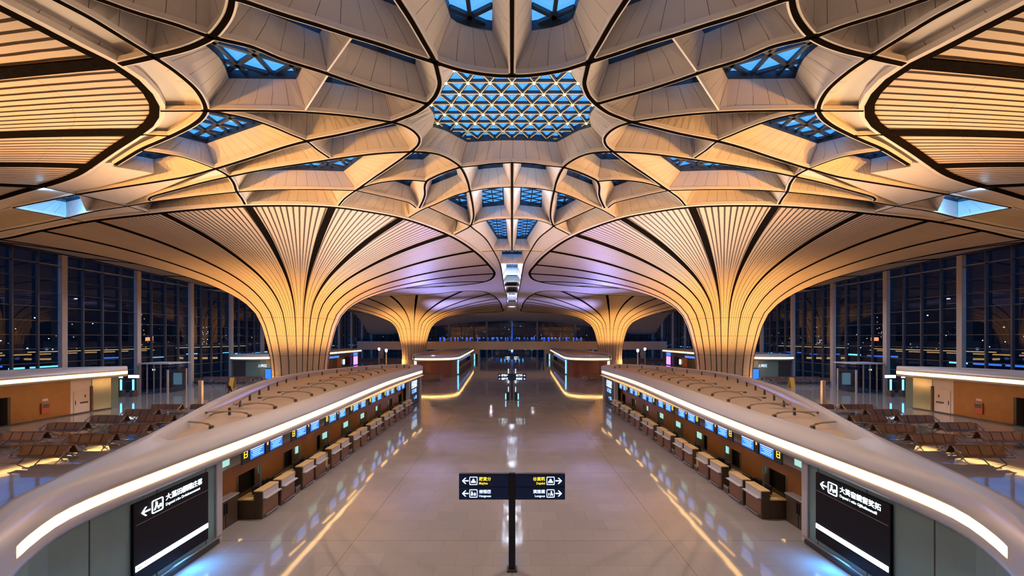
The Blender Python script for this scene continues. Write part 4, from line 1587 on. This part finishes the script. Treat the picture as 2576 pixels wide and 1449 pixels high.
# ------------------------------------------------------------------ outer pavilions beside the glass walls
for s, sd in SIDES:
    t = thing('service_pavilion', 'service pavilion with wooden wall and white door at the %s edge of the photo' % sd, 'pavilion', (s * -44, 34, 0), 0, 'service pavilions')
    fr_ = [(-40.6, 18), (-40.7, 22), (-40.8, 28), (-40.7, 34), (-40.4, 38), (-39.9, 41), (-40.0, 42.2)]
    bk_ = [(-47.5, 18), (-47.5, 22), (-47.5, 28), (-47.3, 34), (-46, 38.6), (-43.4, 41.6), (-40.6, 42.6)]
    Fp, Bp, rf, rb, dk, strip = pavilion_roof(fr_, bk_, 50, 4.25, 3.0)
    merge(rf).build('roof_edge', 'roof_white', t, s, True)
    merge(rb).build('roof_back_edge', 'roof_white', t, s, True)
    merge(dk).build('roof_deck', 'roof_deck', t, s)
    merge(strip).build('light_strip', 'e_warm', t, s, True)
    x = -41.05
    MB().box(x - .1, x, 18, 29.5, 0, 3.25).build('wood_wall', 'wood', t, s)
    MB().box(x - .1, x, 33.2, 37.7, 0, 3.25).build('wood_wall', 'wood', t, s)
    MB().box(x - .1, x, 29.5, 33.2, 2.35, 3.25).build('wood_wall', 'wood', t, s)
    MB().box(x - .9, x - .8, 29.5, 33.2, 0, 2.4).build('dark_opening', 'steel_blue', t, s)
    MB().box(x - .8, x, 33.0, 33.2, 0, 2.35).build('reveal', 'black', t, s)
    MB().box(x - .1, x, 37.7, 39.6, 0, 3.25).build('white_wall', 'white_door', t, s)
    d = MB().box(x, x + .05, 37.95, 39.35, .02, 2.2).build('door', 'white_door', t, s)
    MB().box(x + .05, x + .08, 38.05, 38.1, .9, 1.3).build('handle', 'black', d, s)
    MB().box(x + .05, x + .07, 38.9, 39.0, 1.5, 1.75).build('notice', 'black', d, s)
    MB().box(x + .05, x + .07, 38.5, 39.2, .95, 1.1).build('notice', 'dark_grey', d, s)
    MB().bbox(x, x + .12, 39.45, 39.65, 0, 2.5).build('door_post', 'taupe', t, s)
    MB().wall([(x, 39.6), (x + .25, 41.2), (x + .1, 42.1), (x - 1.4, 41.9)], 0, 3.25, .1).build('glass_wall', 'green_glass', t, s)
    MB().wall([(x + .08, 18), (x + .08, 39.6), (x + .33, 41.2)], 0, .12, .06).build('skirting', 'dark_grey', t, s)
    MB().wall([(p[0] + .6, p[1]) for p in Bp if p[1] < 41], 0, 3.25, .1).build('rear_wall', 'roof_white', t, s)
    for y in (21, 25, 29, 33):
        MB().bbox(-46.2, -45.9, y, y + .3, 3.85, 4.35).build('roof_vent', 'taupe', t, s)
    e = thing('exit_sign', 'green lit exit sign above the dark opening at the %s edge' % sd, 'sign', (s * -41.0, 32, 2.7))
    MB().bbox(x, x + .07, 31.8, 32.2, 2.64, 2.82, .01).build('box', 'e_green', e, s)
    e = thing('fire_cabinet', 'red fire equipment cabinet on the wooden wall at the %s edge' % sd, 'cabinet', (s * -41.0, 35.6, .6))
    MB().bbox(x, x + .1, 35.3, 35.95, .55, 1.5, .01).build('box', 'red_paint', e, s)
    MB().box(x + .1, x + .11, 35.38, 35.87, 1.05, 1.4).build('window', 'steel_blue', e, s)
    MB().box(x, x + .03, 35.4, 35.85, 1.65, 1.85).build('notice', 'counter_white', e, s)

    t = thing('shop_pavilion', 'far shop pavilion with lit roof edge behind the large %s mushroom column' % sd, 'pavilion', (s * -45, 95, 0), 0, 'service pavilions')
    fr_ = [(-49.0, 70.5), (-47.5, 69.6), (-44.5, 69.6), (-42, 70.4), (-41.0, 72.5), (-41, 80), (-41, 95), (-41.2, 111)]
    bk_ = [(-49.2, 71), (-49.3, 74), (-49.3, 78), (-49.3, 84), (-49.3, 90), (-49.3, 98), (-49, 106), (-45, 111)]
    Fp, Bp, rf, rb, dk, strip = pavilion_roof(fr_, bk_, 50, 4.35, 3.0)
    merge(rf).build('roof_edge', 'roof_white', t, s, True)
    merge(rb).build('roof_back_edge', 'roof_white', t, s, True)
    merge(dk).build('roof_deck', 'roof_deck', t, s)
    merge(strip).build('light_strip', 'e_warm', t, s, True)
    gw = offset(Fp, .6)
    MB().wall([p for p in gw if p[1] < 73.2], 0, 3.35, .1).build('glass_wall', 'green_glass', t, s)
    MB().box(-48.0, -46.0, 69.95, 70.1, 0, 3.2).build('dark_opening', 'dark_grey', t, s)
    text('lettering', '上网区', .55, (s * -43.9, 69.95, 2.2) if s > 0 else (42.4, 69.95, 2.2), (1, 0, 0), (0, 0, 1), 'e_text', t)
    MB().wall([p for p in gw if p[1] >= 73.2], 0, 3.35, .1).build('shop_wall', 'dark_grey', t, s)
    for k in range(7):
        y = 76 + 5 * k
        MB().box(-41.55, -41.45, y, y + 2.6, .2, 2.4).build('shop_window', ['taupe', 'wood', 'dark_panel'][k % 3], t, s)
    MB().box(-41.45, -41.35, 92, 97, 2.5, 2.95).build('lit_fascia', 'e_blue', t, s)
    MB().box(-41.45, -41.35, 99.5, 100.3, .7, 1.9).build('shop_light', 'e_white', t, s)
    MB().box(-41.45, -41.3, 106, 108.5, .2, 2.3).build('lit_pillar', 'e_violet', t, s)
    MB().box(-41.45, -41.3, 106, 108.5, 2.5, 3.3).build('lit_fascia', 'e_blue', t, s)
    d = thing('blue_display', 'upright blue screen standing beside the large %s column foot' % sd, 'screen', (s * -41.2, 69, 0))
    MB().bbox(-42.0, -40.9, 69.0, 69.25, 0, 2.0, .03).build('case', 'black', d, s)
    MB().box(-41.95, -40.95, 68.96, 69.0, .25, 1.9).build('screen', 'e_screen', d, s)

# ------------------------------------------------------------------ waiting benches, back to back
b0 = thing('bench', 'x', 'bench')
MB().bbox(-1.45, 1.45, -.06, .06, .36, .44, .01).build('beam', 'steel', b0)
for i in (0, 1):
    xx = (-1.05, 1.05)[i]
    lg = MB()
    lg.tube([(xx, -.62, .02), (xx, -.12, .38), (xx, .12, .38), (xx, .62, .02)], .03, 6)
    lg.build('leg', 'steel', b0)
for k in range(4):
    for q in (-1, 1):
        x0 = -1.42 + .715 * k
        pr_ = [(.12, .92), (.20, .72), (.30, .48), (.40, .42), (.72, .45), (.78, .43)]
        mb = MB()
        v = []
        for y, z in pr_:
            v += [(x0, q * y, z), (x0 + .66, q * y, z)]
        for y, z in pr_:
            v += [(x0, q * (y - .04), z - .035), (x0 + .66, q * (y - .04), z - .035)]
        m = len(pr_)
        f = []
        for j in range(m - 1):
            f += [(2 * j, 2 * j + 1, 2 * j + 3, 2 * j + 2), (2 * m + 2 * j, 2 * m + 2 * j + 2, 2 * m + 2 * j + 3, 2 * m + 2 * j + 1),
                  (2 * j, 2 * j + 2, 2 * m + 2 * j + 2, 2 * m + 2 * j), (2 * j + 1, 2 * m + 2 * j + 1, 2 * m + 2 * j + 3, 2 * j + 3)]
        f += [(0, 2 * m, 2 * m + 1, 1), (2 * m - 2, 2 * m - 1, 4 * m - 1, 4 * m - 2)]
        mb.add(v, f).build('seat', 'seat_brown', b0)
for xx in (-1.46, 1.46):
    ef = MB()
    for q in (-1, 1):
        ef.bar((xx, q * .14, .9), (xx, q * .72, .42), .05, .04)
    ef.build('end_frame', 'steel', b0)
    for q in (-1, 1):
        MB().tube([(xx, q * .25, .66), (xx, q * .55, .68), (xx, q * .62, .62), (xx, q * .5, .44)], .022, 6).build('armrest', 'steel', b0)
BP = Proto(b0)
BENCH = [(-27.1, 23.7), (-27.3, 26.5), (-32.5, 27.1), (-32.9, 30.1), (-27.6, 29.4), (-32.6, 32.9), (-28.8, 32.9), (-32.5, 35.7), (-32.6, 38.4), (-28.9, 38.4)]
BD = ['nearest of all', 'second row, toward the aisle', 'second row, toward the wooden wall', 'fourth row, toward the wooden wall',
      'third row, toward the aisle', 'fifth row, by the white door', 'fifth row, beside the roof', 'sixth row, by the green wall',
      'last row, by the green wall', 'last row, by the white post']
for s, sd in SIDES:
    for k, (x, y) in enumerate(BENCH):
        BP.put((s * x, y, 0), RND.uniform(-.03, .03), s, 'brown back-to-back bench on %s side, %s' % (sd, BD[k]), 'waiting benches')
    for k in range(6):
        BP.put((s * (-48.2 + 3.1 * (k % 3)), 63.5 + 2.2 * (k // 3), 0), 0, s,
               'small distant bench, %s in the %s row by the %s glass wall' % (ORD[k % 3], ['front', 'rear'][k // 3], sd), 'waiting benches')
    for k in range(4):
        BP.put((s * (-13.4 - 3.4 * (k % 2)), 67.3 + 2.3 * (k // 2), 0), .2, s,
               'dark bench before the distant %s pavilion, %s' % (sd, ['front row near the aisle', 'front row away from the aisle', 'rear row near the aisle', 'rear row away from the aisle'][k]), 'waiting benches')

# ------------------------------------------------------------------ lift, kiosks, post, barrier
for s, sd in SIDES:
    t = thing('glass_lift', 'glass lift shaft with white frame beside the %s glass wall' % sd, 'lift', (s * -46.8, 54.5, 0))
    for x in (-48.6, -45.0):
        for y in (53, 56):
            MB().bbox(x - .09, x + .09, y - .09, y + .09, 0, 3.8 if x < -46 else 3.0).build('corner_post', 'column_grey', t, s)
    MB().bbox(-48.9, -44.6, 52.7, 56.3, 3.75, 3.9).build('roof_slab', 'column_grey', t, s)
    MB().box(-48.6, -45.0, 53.02, 53.05, .1, 3.75).build('glass_front', 'pane', t, s)
    MB().box(-45.03, -45.0, 53, 56, .1, 3.0).build('glass_side', 'pane', t, s)
    for x in (-47.7, -46.8, -45.9):
        MB().box(x - .03, x + .03, 52.95, 53.05, 0, 3.75).build('bar', 'column_grey', t, s)
    MB().box(-47.4, -47.1, 53.4, 53.5, 2.9, 3.1).build('lamp', 'e_bulb', t, s)
    MB().box(-46.4, -45.3, 55.6, 55.7, .8, 2.4).build('lit_panel', 'e_mint', t, s)
    for k in (0, 1):
        x = -47.9 + 1.5 * k
        nm = ['outer', 'inner'][k]
        t = thing('ticket_kiosk', 'dark ticket kiosk with tall cyan light, %s of the pair by the %s glass wall' % (nm, sd), 'kiosk', (s * x, 49.6, 0), 0, 'ticket kiosks')
        MB().bbox(x - .25, x + .25, 49.4, 50.0, 0, .8).build('cabinet', 'taupe', t, s)
        MB().bbox(x - .22, x + .22, 49.7, 49.9, .8, 2.75).build('stele', 'black', t, s)
        MB().box(x - .12, x + .1, 49.66, 49.7, .75, 2.1).build('light_tube', 'e_cyan', t, s)
        MB().box(x - .2 - .35 * k, x + .2 + .5 * k, 49.6, 49.7, 2.3, 2.65).build('lit_header', 'e_white', t, s)
    t = thing('white_post', 'plain white square post standing behind the %s pavilion roof' % sd, 'post', (s * -30.7, 40, 0))
    MB().bbox(-30.87, -30.53, 39.85, 40.15, 0, 3.0, .02).build('shaft', 'counter_white', t, s)
    MB().bbox(-31.0, -30.4, 39.7, 40.3, 0, .06, .01).build('foot', 'steel', t, s)
    t = thing('standing_board', 'yellow hinged floor board before the far shop on the %s side' % sd, 'board', (s * -40.4, 58.6, 0))
    for q in (-1, 1):
        MB().bar((-40.4, 58.6 + q * .04, 1.55), (-40.4, 58.6 + q * .4, 0), .62, .04).build('leaf', 'yellow_plastic', t, s)
    MB().bbox(-40.72, -40.08, 58.52, 58.68, 1.5, 1.62, .02).build('top_handle', 'dark_grey', t, s)
    t = thing('rope_stand', 'low dark barrier bar behind the %s white post' % sd, 'barrier', (s * -31, 46, 0))
    MB().bar((-33, 46, .55), (-29.4, 46, .55), .06, .06).build('bar', 'dark_grey', t, s)
    for x in (-32.8, -31.2, -29.6):
        MB().cyl(x, 46, 0, .55, .04, 8).build('foot', 'dark_grey', t, s)
    # lamp posts and planting in front of the end wall
    for k, (x, y) in enumerate(((-33.5, 108), (-40, 122))):
        t = thing('lamp_post', 'white lantern post before the far planting, %s one on the %s side' % (['nearer', 'farther'][k], sd), 'lamp', (s * x, y, 0), 0, 'lantern posts')
        MB().cyl(x, y, 0, 3.4, .16, 12).build('post', 'counter_white', t, s)
        MB().lathe([(.18, 3.4), (.32, 3.6), (.36, 4.1), (.2, 4.25)], x, y, 12).build('lantern', 'e_white', t, s)
    t = thing('planter', 'long brown planting bed below the far bridge, %s side' % sd, 'planter', (s * -33, 125, 0))
    MB().box(-48, -20.5, 124, 126.5, 0, .7).build('trough', 'taupe', t, s)
    lv = MB()
    rr = random.Random(5)
    for k in range(900):
        x, y, z = rr.uniform(-47.8, -20.7), rr.uniform(124.1, 126.4), .7 + rr.random() ** 1.5 * 1.5
        a, b = rr.uniform(0, 6.28), rr.uniform(-.5, .9)
        dx, dy, dz = math.cos(a) * .3, math.sin(a) * .3, b * .3
        lv.add([(x, y, z), (x + dx + .1, y + dy, z + dz), (x + 2 * dx, y + 2 * dy, z + dz * 1.2), (x + dx - .1, y + dy, z + dz)], [(0, 1, 2, 3)])
    o = lv.build('foliage', 'plant', t, s)
    o['kind'] = 'stuff'

# a cleaner bending over a broom
pt = thing('person', 'person in dark clothes bending forward on the left floor behind the pavilion roof', 'person', (-34.5, 49.6, 0))
bm = bpy.data.meshes.new('body')
J = [((0, 0, .92), .15), ((.02, -.10, 1.12), .15), ((.03, -.25, 1.30), .16), ((.03, -.36, 1.40), .075), ((.03, -.46, 1.46), .10), ((.03, -.52, 1.52), .09),
     ((-.10, .02, .86), .10), ((-.13, -.06, .48), .07), ((-.14, .06, .07), .045), ((-.14, -.12, .04), .045),
     ((.11, .02, .86), .10), ((.17, .14, .48), .07), ((.2, .32, .07), .045), ((.2, .16, .04), .045),
     ((-.18, -.28, 1.30), .07), ((-.26, -.40, 1.04), .05), ((-.12, -.58, .92), .038), ((-.08, -.64, .90), .035),
     ((.24, -.28, 1.30), .07), ((.31, -.42, 1.06), .05), ((.14, -.60, .98), .038), ((.09, -.66, .96), .035)]
E = [(0, 1), (1, 2), (2, 3), (3, 4), (4, 5), (0, 6), (6, 7), (7, 8), (8, 9), (0, 10), (10, 11), (11, 12), (12, 13), (2, 14), (14, 15), (15, 16), (16, 17),
     (2, 18), (18, 19), (19, 20), (20, 21)]
bm.from_pydata([p for p, r in J], E, [])
bo = bpy.data.objects.new('body', bm)
COL.objects.link(bo)
bo.parent = pt
md = bo.modifiers.new('skin', 'SKIN')
for v, (p, r) in zip(bm.skin_vertices[0].data, J):
    v.radius = (r, r)
bm.skin_vertices[0].data[0].use_root = True
sb = bo.modifiers.new('smooth', 'SUBSURF')
sb.levels = sb.render_levels = 2
bm.materials.append(MATS['cloth_dark'])
MB().lathe([(.02, 1.62), (.085, 1.6), (.11, 1.54), (.10, 1.48), (.06, 1.46)], .03, -.49, 12).build('hair', 'hair', pt, 1, True, True)
bt = thing('broom', 'long-handled broom held by the bending person', 'broom', (-34.5, 48.85, 0))
MB().tube([(0, .2, 1.35), (0, -.15, .1)], .014, 6).build('handle', 'taupe', bt, 1, False, True)
MB().bbox(-.22, .22, -.24, -.1, 0, .12, .02).build('brush', 'black', bt, 1, False, True)

# ------------------------------------------------------------------ outside: apron, lit buildings, lights
tag(MB().add([(-600, -200, -.6), (600, -200, -.6), (600, 700, -.6), (-600, 700, -.6)], [(0, 1, 2, 3)]).build('ground', 'ground_out'), None, None, None, 'structure')
rr = random.Random(23)
for s, sd in SIDES:
    r = thing('elevated_road', 'elevated road edge outlined by a yellow light line beyond the %s glass wall' % sd, 'road', (s * -140, 130, -.6))
    MB().box(-146, -141, 40, 560, 1.6, 2.9).build('parapet', 'building_dark', r, s)
    for a, b in ((82, 112), (118, 158), (170, 215), (240, 300), (330, 420)):
        MB().box(-141, -140.8, a, b, 2.9, 3.12).build('light_line', 'e_amber', r, s)
    for k in range(8):
        MB().box(-144.5, -142, 60 + 60 * k, 61.5 + 60 * k, -.6, 1.6).build('pier', 'building_dark', r, s)
    for k, (a, b, h, x) in enumerate(((70, 100, 2.6, -104), (106, 150, 3.2, -108), (156, 196, 3.4, -112), (205, 260, 4, -118), (275, 330, 5, -125))):
        t = thing('low_building', 'low dark building with blue lit windows outside the %s wall, %s along the road' % (sd, ORD[k]), 'building', (s * x, (a + b) / 2, -.6), 0, 'lit buildings outside')
        MB().box(x - 10, x, a, b, -.6, h).build('block', 'building_dark', t, s)
        y = a + 1
        while y < b - 4:
            w = rr.uniform(2, 6)
            if rr.random() < .75:
                z = rr.choice((.6, 1.2, 1.7))
                MB().box(x, x + .1, y, y + w, z, z + rr.uniform(.2, .45)).build('lit_window', rr.choice(('e_cyan', 'e_blue', 'e_blue', 'e_cyan')), t, s)
            y += w + rr.uniform(.6, 4)
    for k, (x, y, h, m) in enumerate(((-190, 205, 22, 'e_amber'), (-230, 300, 16, 'e_white'), (-210, 160, 9, 'e_white'), (-170, 320, 14, 'e_amber'))):
        t = thing('tower_block', 'distant dark tower with few lit windows outside the %s wall, %s' % (sd, ['tallest', 'amber topped, farther', 'lowest, white lit', 'farthest, amber lit'][k]), 'building', (s * x, y, -.6), 0, 'towers outside')
        MB().box(x - 7, x, y, y + 8, -.6, h).build('block', 'building_dark', t, s)
        for j in range(14):
            yy, z = y + rr.uniform(.5, 6.5), rr.uniform(2, h - 1)
            MB().box(x, x + .1, yy, yy + .45, z, z + .4).build('lit_window', m, t, s)
    lg = MB()
    lo = MB()
    for k in range(120):
        y = rr.uniform(90, 520)
        x = -rr.uniform(150, 330)
        z = rr.choice((1, 2, 3, 5, 8, 12)) * rr.uniform(.6, 1.4)
        q = rr.uniform(.12, .32)
        (lg if rr.random() < .6 else lo).lathe([(.02, z - q), (q * .8, z - q * .5), (q, z), (q * .8, z + q * .5), (.02, z + q)], x, y, 6)
    o = lg.build('distant_lights', 'e_white', None, s)
    tag(o, 'scatter of tiny white lights in the night beyond the %s glass wall' % sd, 'lights', None, 'stuff')
    o = lo.build('distant_lights', 'e_amber', None, s)
    tag(o, 'scatter of tiny amber lights in the night beyond the %s glass wall' % sd, 'lights', None, 'stuff')
    t = thing('roadside_sign', 'small red neon sign in the dark beyond the %s glass wall' % sd, 'sign', (s * -150, 168, 0))
    MB().box(-151, -150, 167, 169.5, 6.0, 7.4).build('panel', 'e_red', t, s)
    MB().box(-150.7, -150.3, 168, 168.4, -.6, 6.0).build('mast', 'building_dark', t, s)
# blue lit forecourt straight ahead, beyond the end wall
t = thing('lit_mast', 'slender blue lit mast beyond the end wall, on the axis of the aisle', 'mast', (0, 205, -.6))
MB().lathe([(.5, -.6), (.35, 6), (.15, 16)], 0, 205, 10).build('shaft', 'e_blue', t)
MB().bbox(-.5, .5, 204.2, 205.6, .2, 3.4).build('lantern', 'e_white', t)
for k in range(-3, 4):
    t = thing('portal_light', 'white lamp of the portal row beyond the end wall, %s' % (['far left', 'left', 'centre left', 'centre', 'centre right', 'right', 'far right'][k + 3]), 'lamp',
              (k * 1.7, 190, -.6), 0, 'portal lamps')
    MB().box(k * 1.7 - .3, k * 1.7 + .3, 190, 190.4, 3.0, 3.6).build('lamp_head', 'e_cyan', t)
    MB().box(k * 1.7 - .06, k * 1.7 + .06, 190.1, 190.3, -.6, 3.0).build('stem', 'building_dark', t)
o = MB()
for k in range(160):
    x, y, z = rr.uniform(-45, 45), rr.uniform(175, 330), rr.choice((.6, 1.2, 2, 9, 10)) * rr.uniform(.5, 1.3)
    q = rr.uniform(.06, .22)
    o.lathe([(.02, z - q), (q, z), (.02, z + q)], x, y, 6)
tag(o.build('forecourt_lights', 'e_cyan'), 'scatter of tiny blue lights beyond the end wall', 'lights', None, 'stuff')
t = thing('hillside_wall', 'broad dark building with a faint blue sheen beyond the end wall', 'building', (0, 340, -.6))
MB().box(-100, 100, 338, 350, -.6, 9).build('block', 'building_dark', t)
for k in range(40):
    x = -60 + 3 * k + rr.uniform(-1, 1)
    MB().box(x, x + rr.uniform(.6, 1.6), 337.8, 338, rr.uniform(2, 7), 7.6).build('lit_window', 'e_blue', t)

# ------------------------------------------------------------------ light
w = bpy.data.worlds.new('dusk')
SC.world = w
w.use_nodes = True
nt = w.node_tree
nt.nodes.clear()
out = nt.nodes.new('ShaderNodeOutputWorld')
bg = nt.nodes.new('ShaderNodeBackground')
tc = nt.nodes.new('ShaderNodeTexCoord')
sp = nt.nodes.new('ShaderNodeSeparateXYZ')
rp = nt.nodes.new('ShaderNodeValToRGB')
nt.links.new(tc.outputs['Generated'], sp.inputs[0])
nt.links.new(sp.outputs[2], rp.inputs[0])
cr = rp.color_ramp
cr.elements[0].position, cr.elements[0].color = .0, (.0010, .0018, .004, 1)
cr.elements[1].position, cr.elements[1].color = .15, (.0012, .0022, .007, 1)
for p, c in ((.20, (.045, .19, .52, 1)), (.4, (.065, .31, .70, 1)), (1., (.10, .33, .75, 1))):
    e = cr.elements.new(p)
    e.color = c
nz = nt.nodes.new('ShaderNodeTexNoise')
nz.inputs['Scale'].default_value = 3
nt.links.new(tc.outputs['Generated'], nz.inputs['Vector'])
mx = nt.nodes.new('ShaderNodeMix')
mx.data_type = 'RGBA'
mx.blend_type = 'MULTIPLY'
mx.inputs[0].default_value = .2
nt.links.new(rp.outputs[0], mx.inputs[6])
nt.links.new(nz.outputs['Color'], mx.inputs[7])
nt.links.new(mx.outputs[2], bg.inputs[0])
bg.inputs[1].default_value = 1.3
nt.links.new(bg.outputs[0], out.inputs[0])

GOLD = (1., .47, .125)
for s in (1, -1):
    for (cx, cy), power, col in (((-24, 46), 1000, GOLD), ((-24, 99), 1000, GOLD), ((-40, 13), 650, (1., .50, .14))):
        for k in range(8):
            a = 2 * PI * (k + .5) / 8
            lamp('SPOT', 'column_uplight', (s * (cx + 7.5 * math.cos(a)), cy + 7.5 * math.sin(a), 4.4), power, col, .3,
                 (s * (cx + 4.8 * math.cos(a)), cy + 4.8 * math.sin(a), 11), math.radians(115), .8)
        for k in range(5):
            a = math.radians(35 + 46 * k)
            lamp('POINT', 'column_foot_light', (s * (cx + 4.2 * math.cos(a)), cy + 4.2 * math.sin(a), 1.5), 230, GOLD, .2)
    # floodlights of the lighting arms on the pavilion roofs
    for y, fc in ((17, (1., .64, .32)), (22, (1., .64, .32)), (27, (1., .72, .50)), (32, (1., .78, .66)), (37, (1., .78, .70)), (42, (1., .78, .70))):
        lamp('SPOT', 'roof_floodlight', (s * (front_x(y) - 3.4), y, 4.4), 1300, fc, .2, (s * -11, y - 6, 15), math.radians(125), .9)
    for x, y in ((-31, 4), (-27, 0)):
        lamp('SPOT', 'orange_fill', (s * x, y, 4.8), 9500, (1., .43, .085), .3, (s * -13, 20, 15.6), math.radians(46), 1.)  # bare lamps added out of view to turn coffer walls orange
    # cove lights of the far light channel and of the side coffers
    for y in (46, 50, 54, 59, 65, 72, 81, 91, 103) if s > 0 else ():
        lamp('AREA', 'cove_light', (0, y, 14.98), 130, (.60, .74, 1.), 1.0, (0, y, 20))
    for px, py, pw in ((1222, 432, 14), (1236, 502, 24), (1257, 578, 15)):
        X, Y = at(px, py, Z0)
        lamp('POINT', 'coffer_light', (s * X, Y, 15.45), pw, (.55, .72, 1.), .05)
    X, Y = at(185, 512, Z0)
    lamp('POINT', 'coffer_light', (s * X, Y, 15.2), 500, (.15, .5, 1.), .04)
    X, Y = at(107, 473, Z0)
    lamp('POINT', 'coffer_light', (s * X, Y, 15.0), 18, (.3, .65, 1.), .04)
    for tx, ty in ((-9, 57), (-11, 84)):
        lamp('SPOT', 'violet_fill', (s * -15.5, 80, 4.6), 8000, (.36, .36, 1.), .3, (s * tx, ty, 14.8), math.radians(85), .9)  # unseen lamps added to tint the canopies violet
    for x, y in ((37, 42), (40, 56), (36, 68)):
        lamp('AREA', 'side_fill', (s * x, y, 12.6), 330, (.88, .86, 1.), .6, (s * x, y, 0))  # fill without fixtures, added to lift the dark side floor
    lamp('AREA', 'bridge_fill', (s * 22, 112, 14.4), 1500, (1., .78, .55), 1., (s * 20, 131, 4))  # unseen lamp added to brighten the footbridge face
    lamp('AREA', 'board_glow_fill', (s * -10.15, 12.6, .62), 45, (.05, .35, 1.), .5, (s * -8.6, 12.4, 0))  # unseen lamp added for the blue pool on the floor
    for y, pw, dc in ((18, 430, (1., .86, .82)), (36, 430, (1., .86, .84)), (56, 620, (.80, .80, 1.)), (78, 800, (.70, .75, 1.)), (100, 800, (.70, .75, 1.)), (122, 700, (.85, .82, 1.))):
        lamp('AREA', 'hall_fill', (s * 6.5, y, 15.0), pw, dc, .6, (s * 6.5, y, 0))  # added fill without fixtures, for the floor and its bounce into the coffers

# ------------------------------------------------------------------ camera
cd = bpy.data.cameras.new('camera')
cam = bpy.data.objects.new('camera', cd)
COL.objects.link(cam)
cam.location = (0, 0, EYE)
cam.rotation_euler = (PI / 2, 0, 0)
cd.sensor_width = 36
cd.lens = FPX / 2576 * 36
cd.shift_y = (HY - 724.5) / 2576
cd.clip_end = 1500
SC.camera = cam
vs = SC.view_settings
vs.view_transform = 'Standard'
vs.look = 'None'
vs.exposure = 1.0
vs.gamma = 1
vs.use_curve_mapping = False
cy_ = SC.cycles
cy_.use_denoising = True
cy_.use_adaptive_sampling = True
cy_.adaptive_threshold = .02
cy_.max_bounces = 6
cy_.diffuse_bounces = 4
cy_.glossy_bounces = 3
cy_.transmission_bounces = 4
cy_.transparent_max_bounces = 10
cy_.sample_clamp_indirect = 6
cy_.caustics_reflective = False
cy_.caustics_refractive = False

# lettering becomes plain meshes
dg = bpy.context.evaluated_depsgraph_get()
for o in [o for o in SC.objects if o.type == 'FONT']:
    me = bpy.data.meshes.new_from_object(o.evaluated_get(dg))
    n = bpy.data.objects.new('lettering', me)
    COL.objects.link(n)
    n.parent = o.parent
    n.matrix_local = o.matrix_local.copy()
    bpy.data.objects.remove(o)
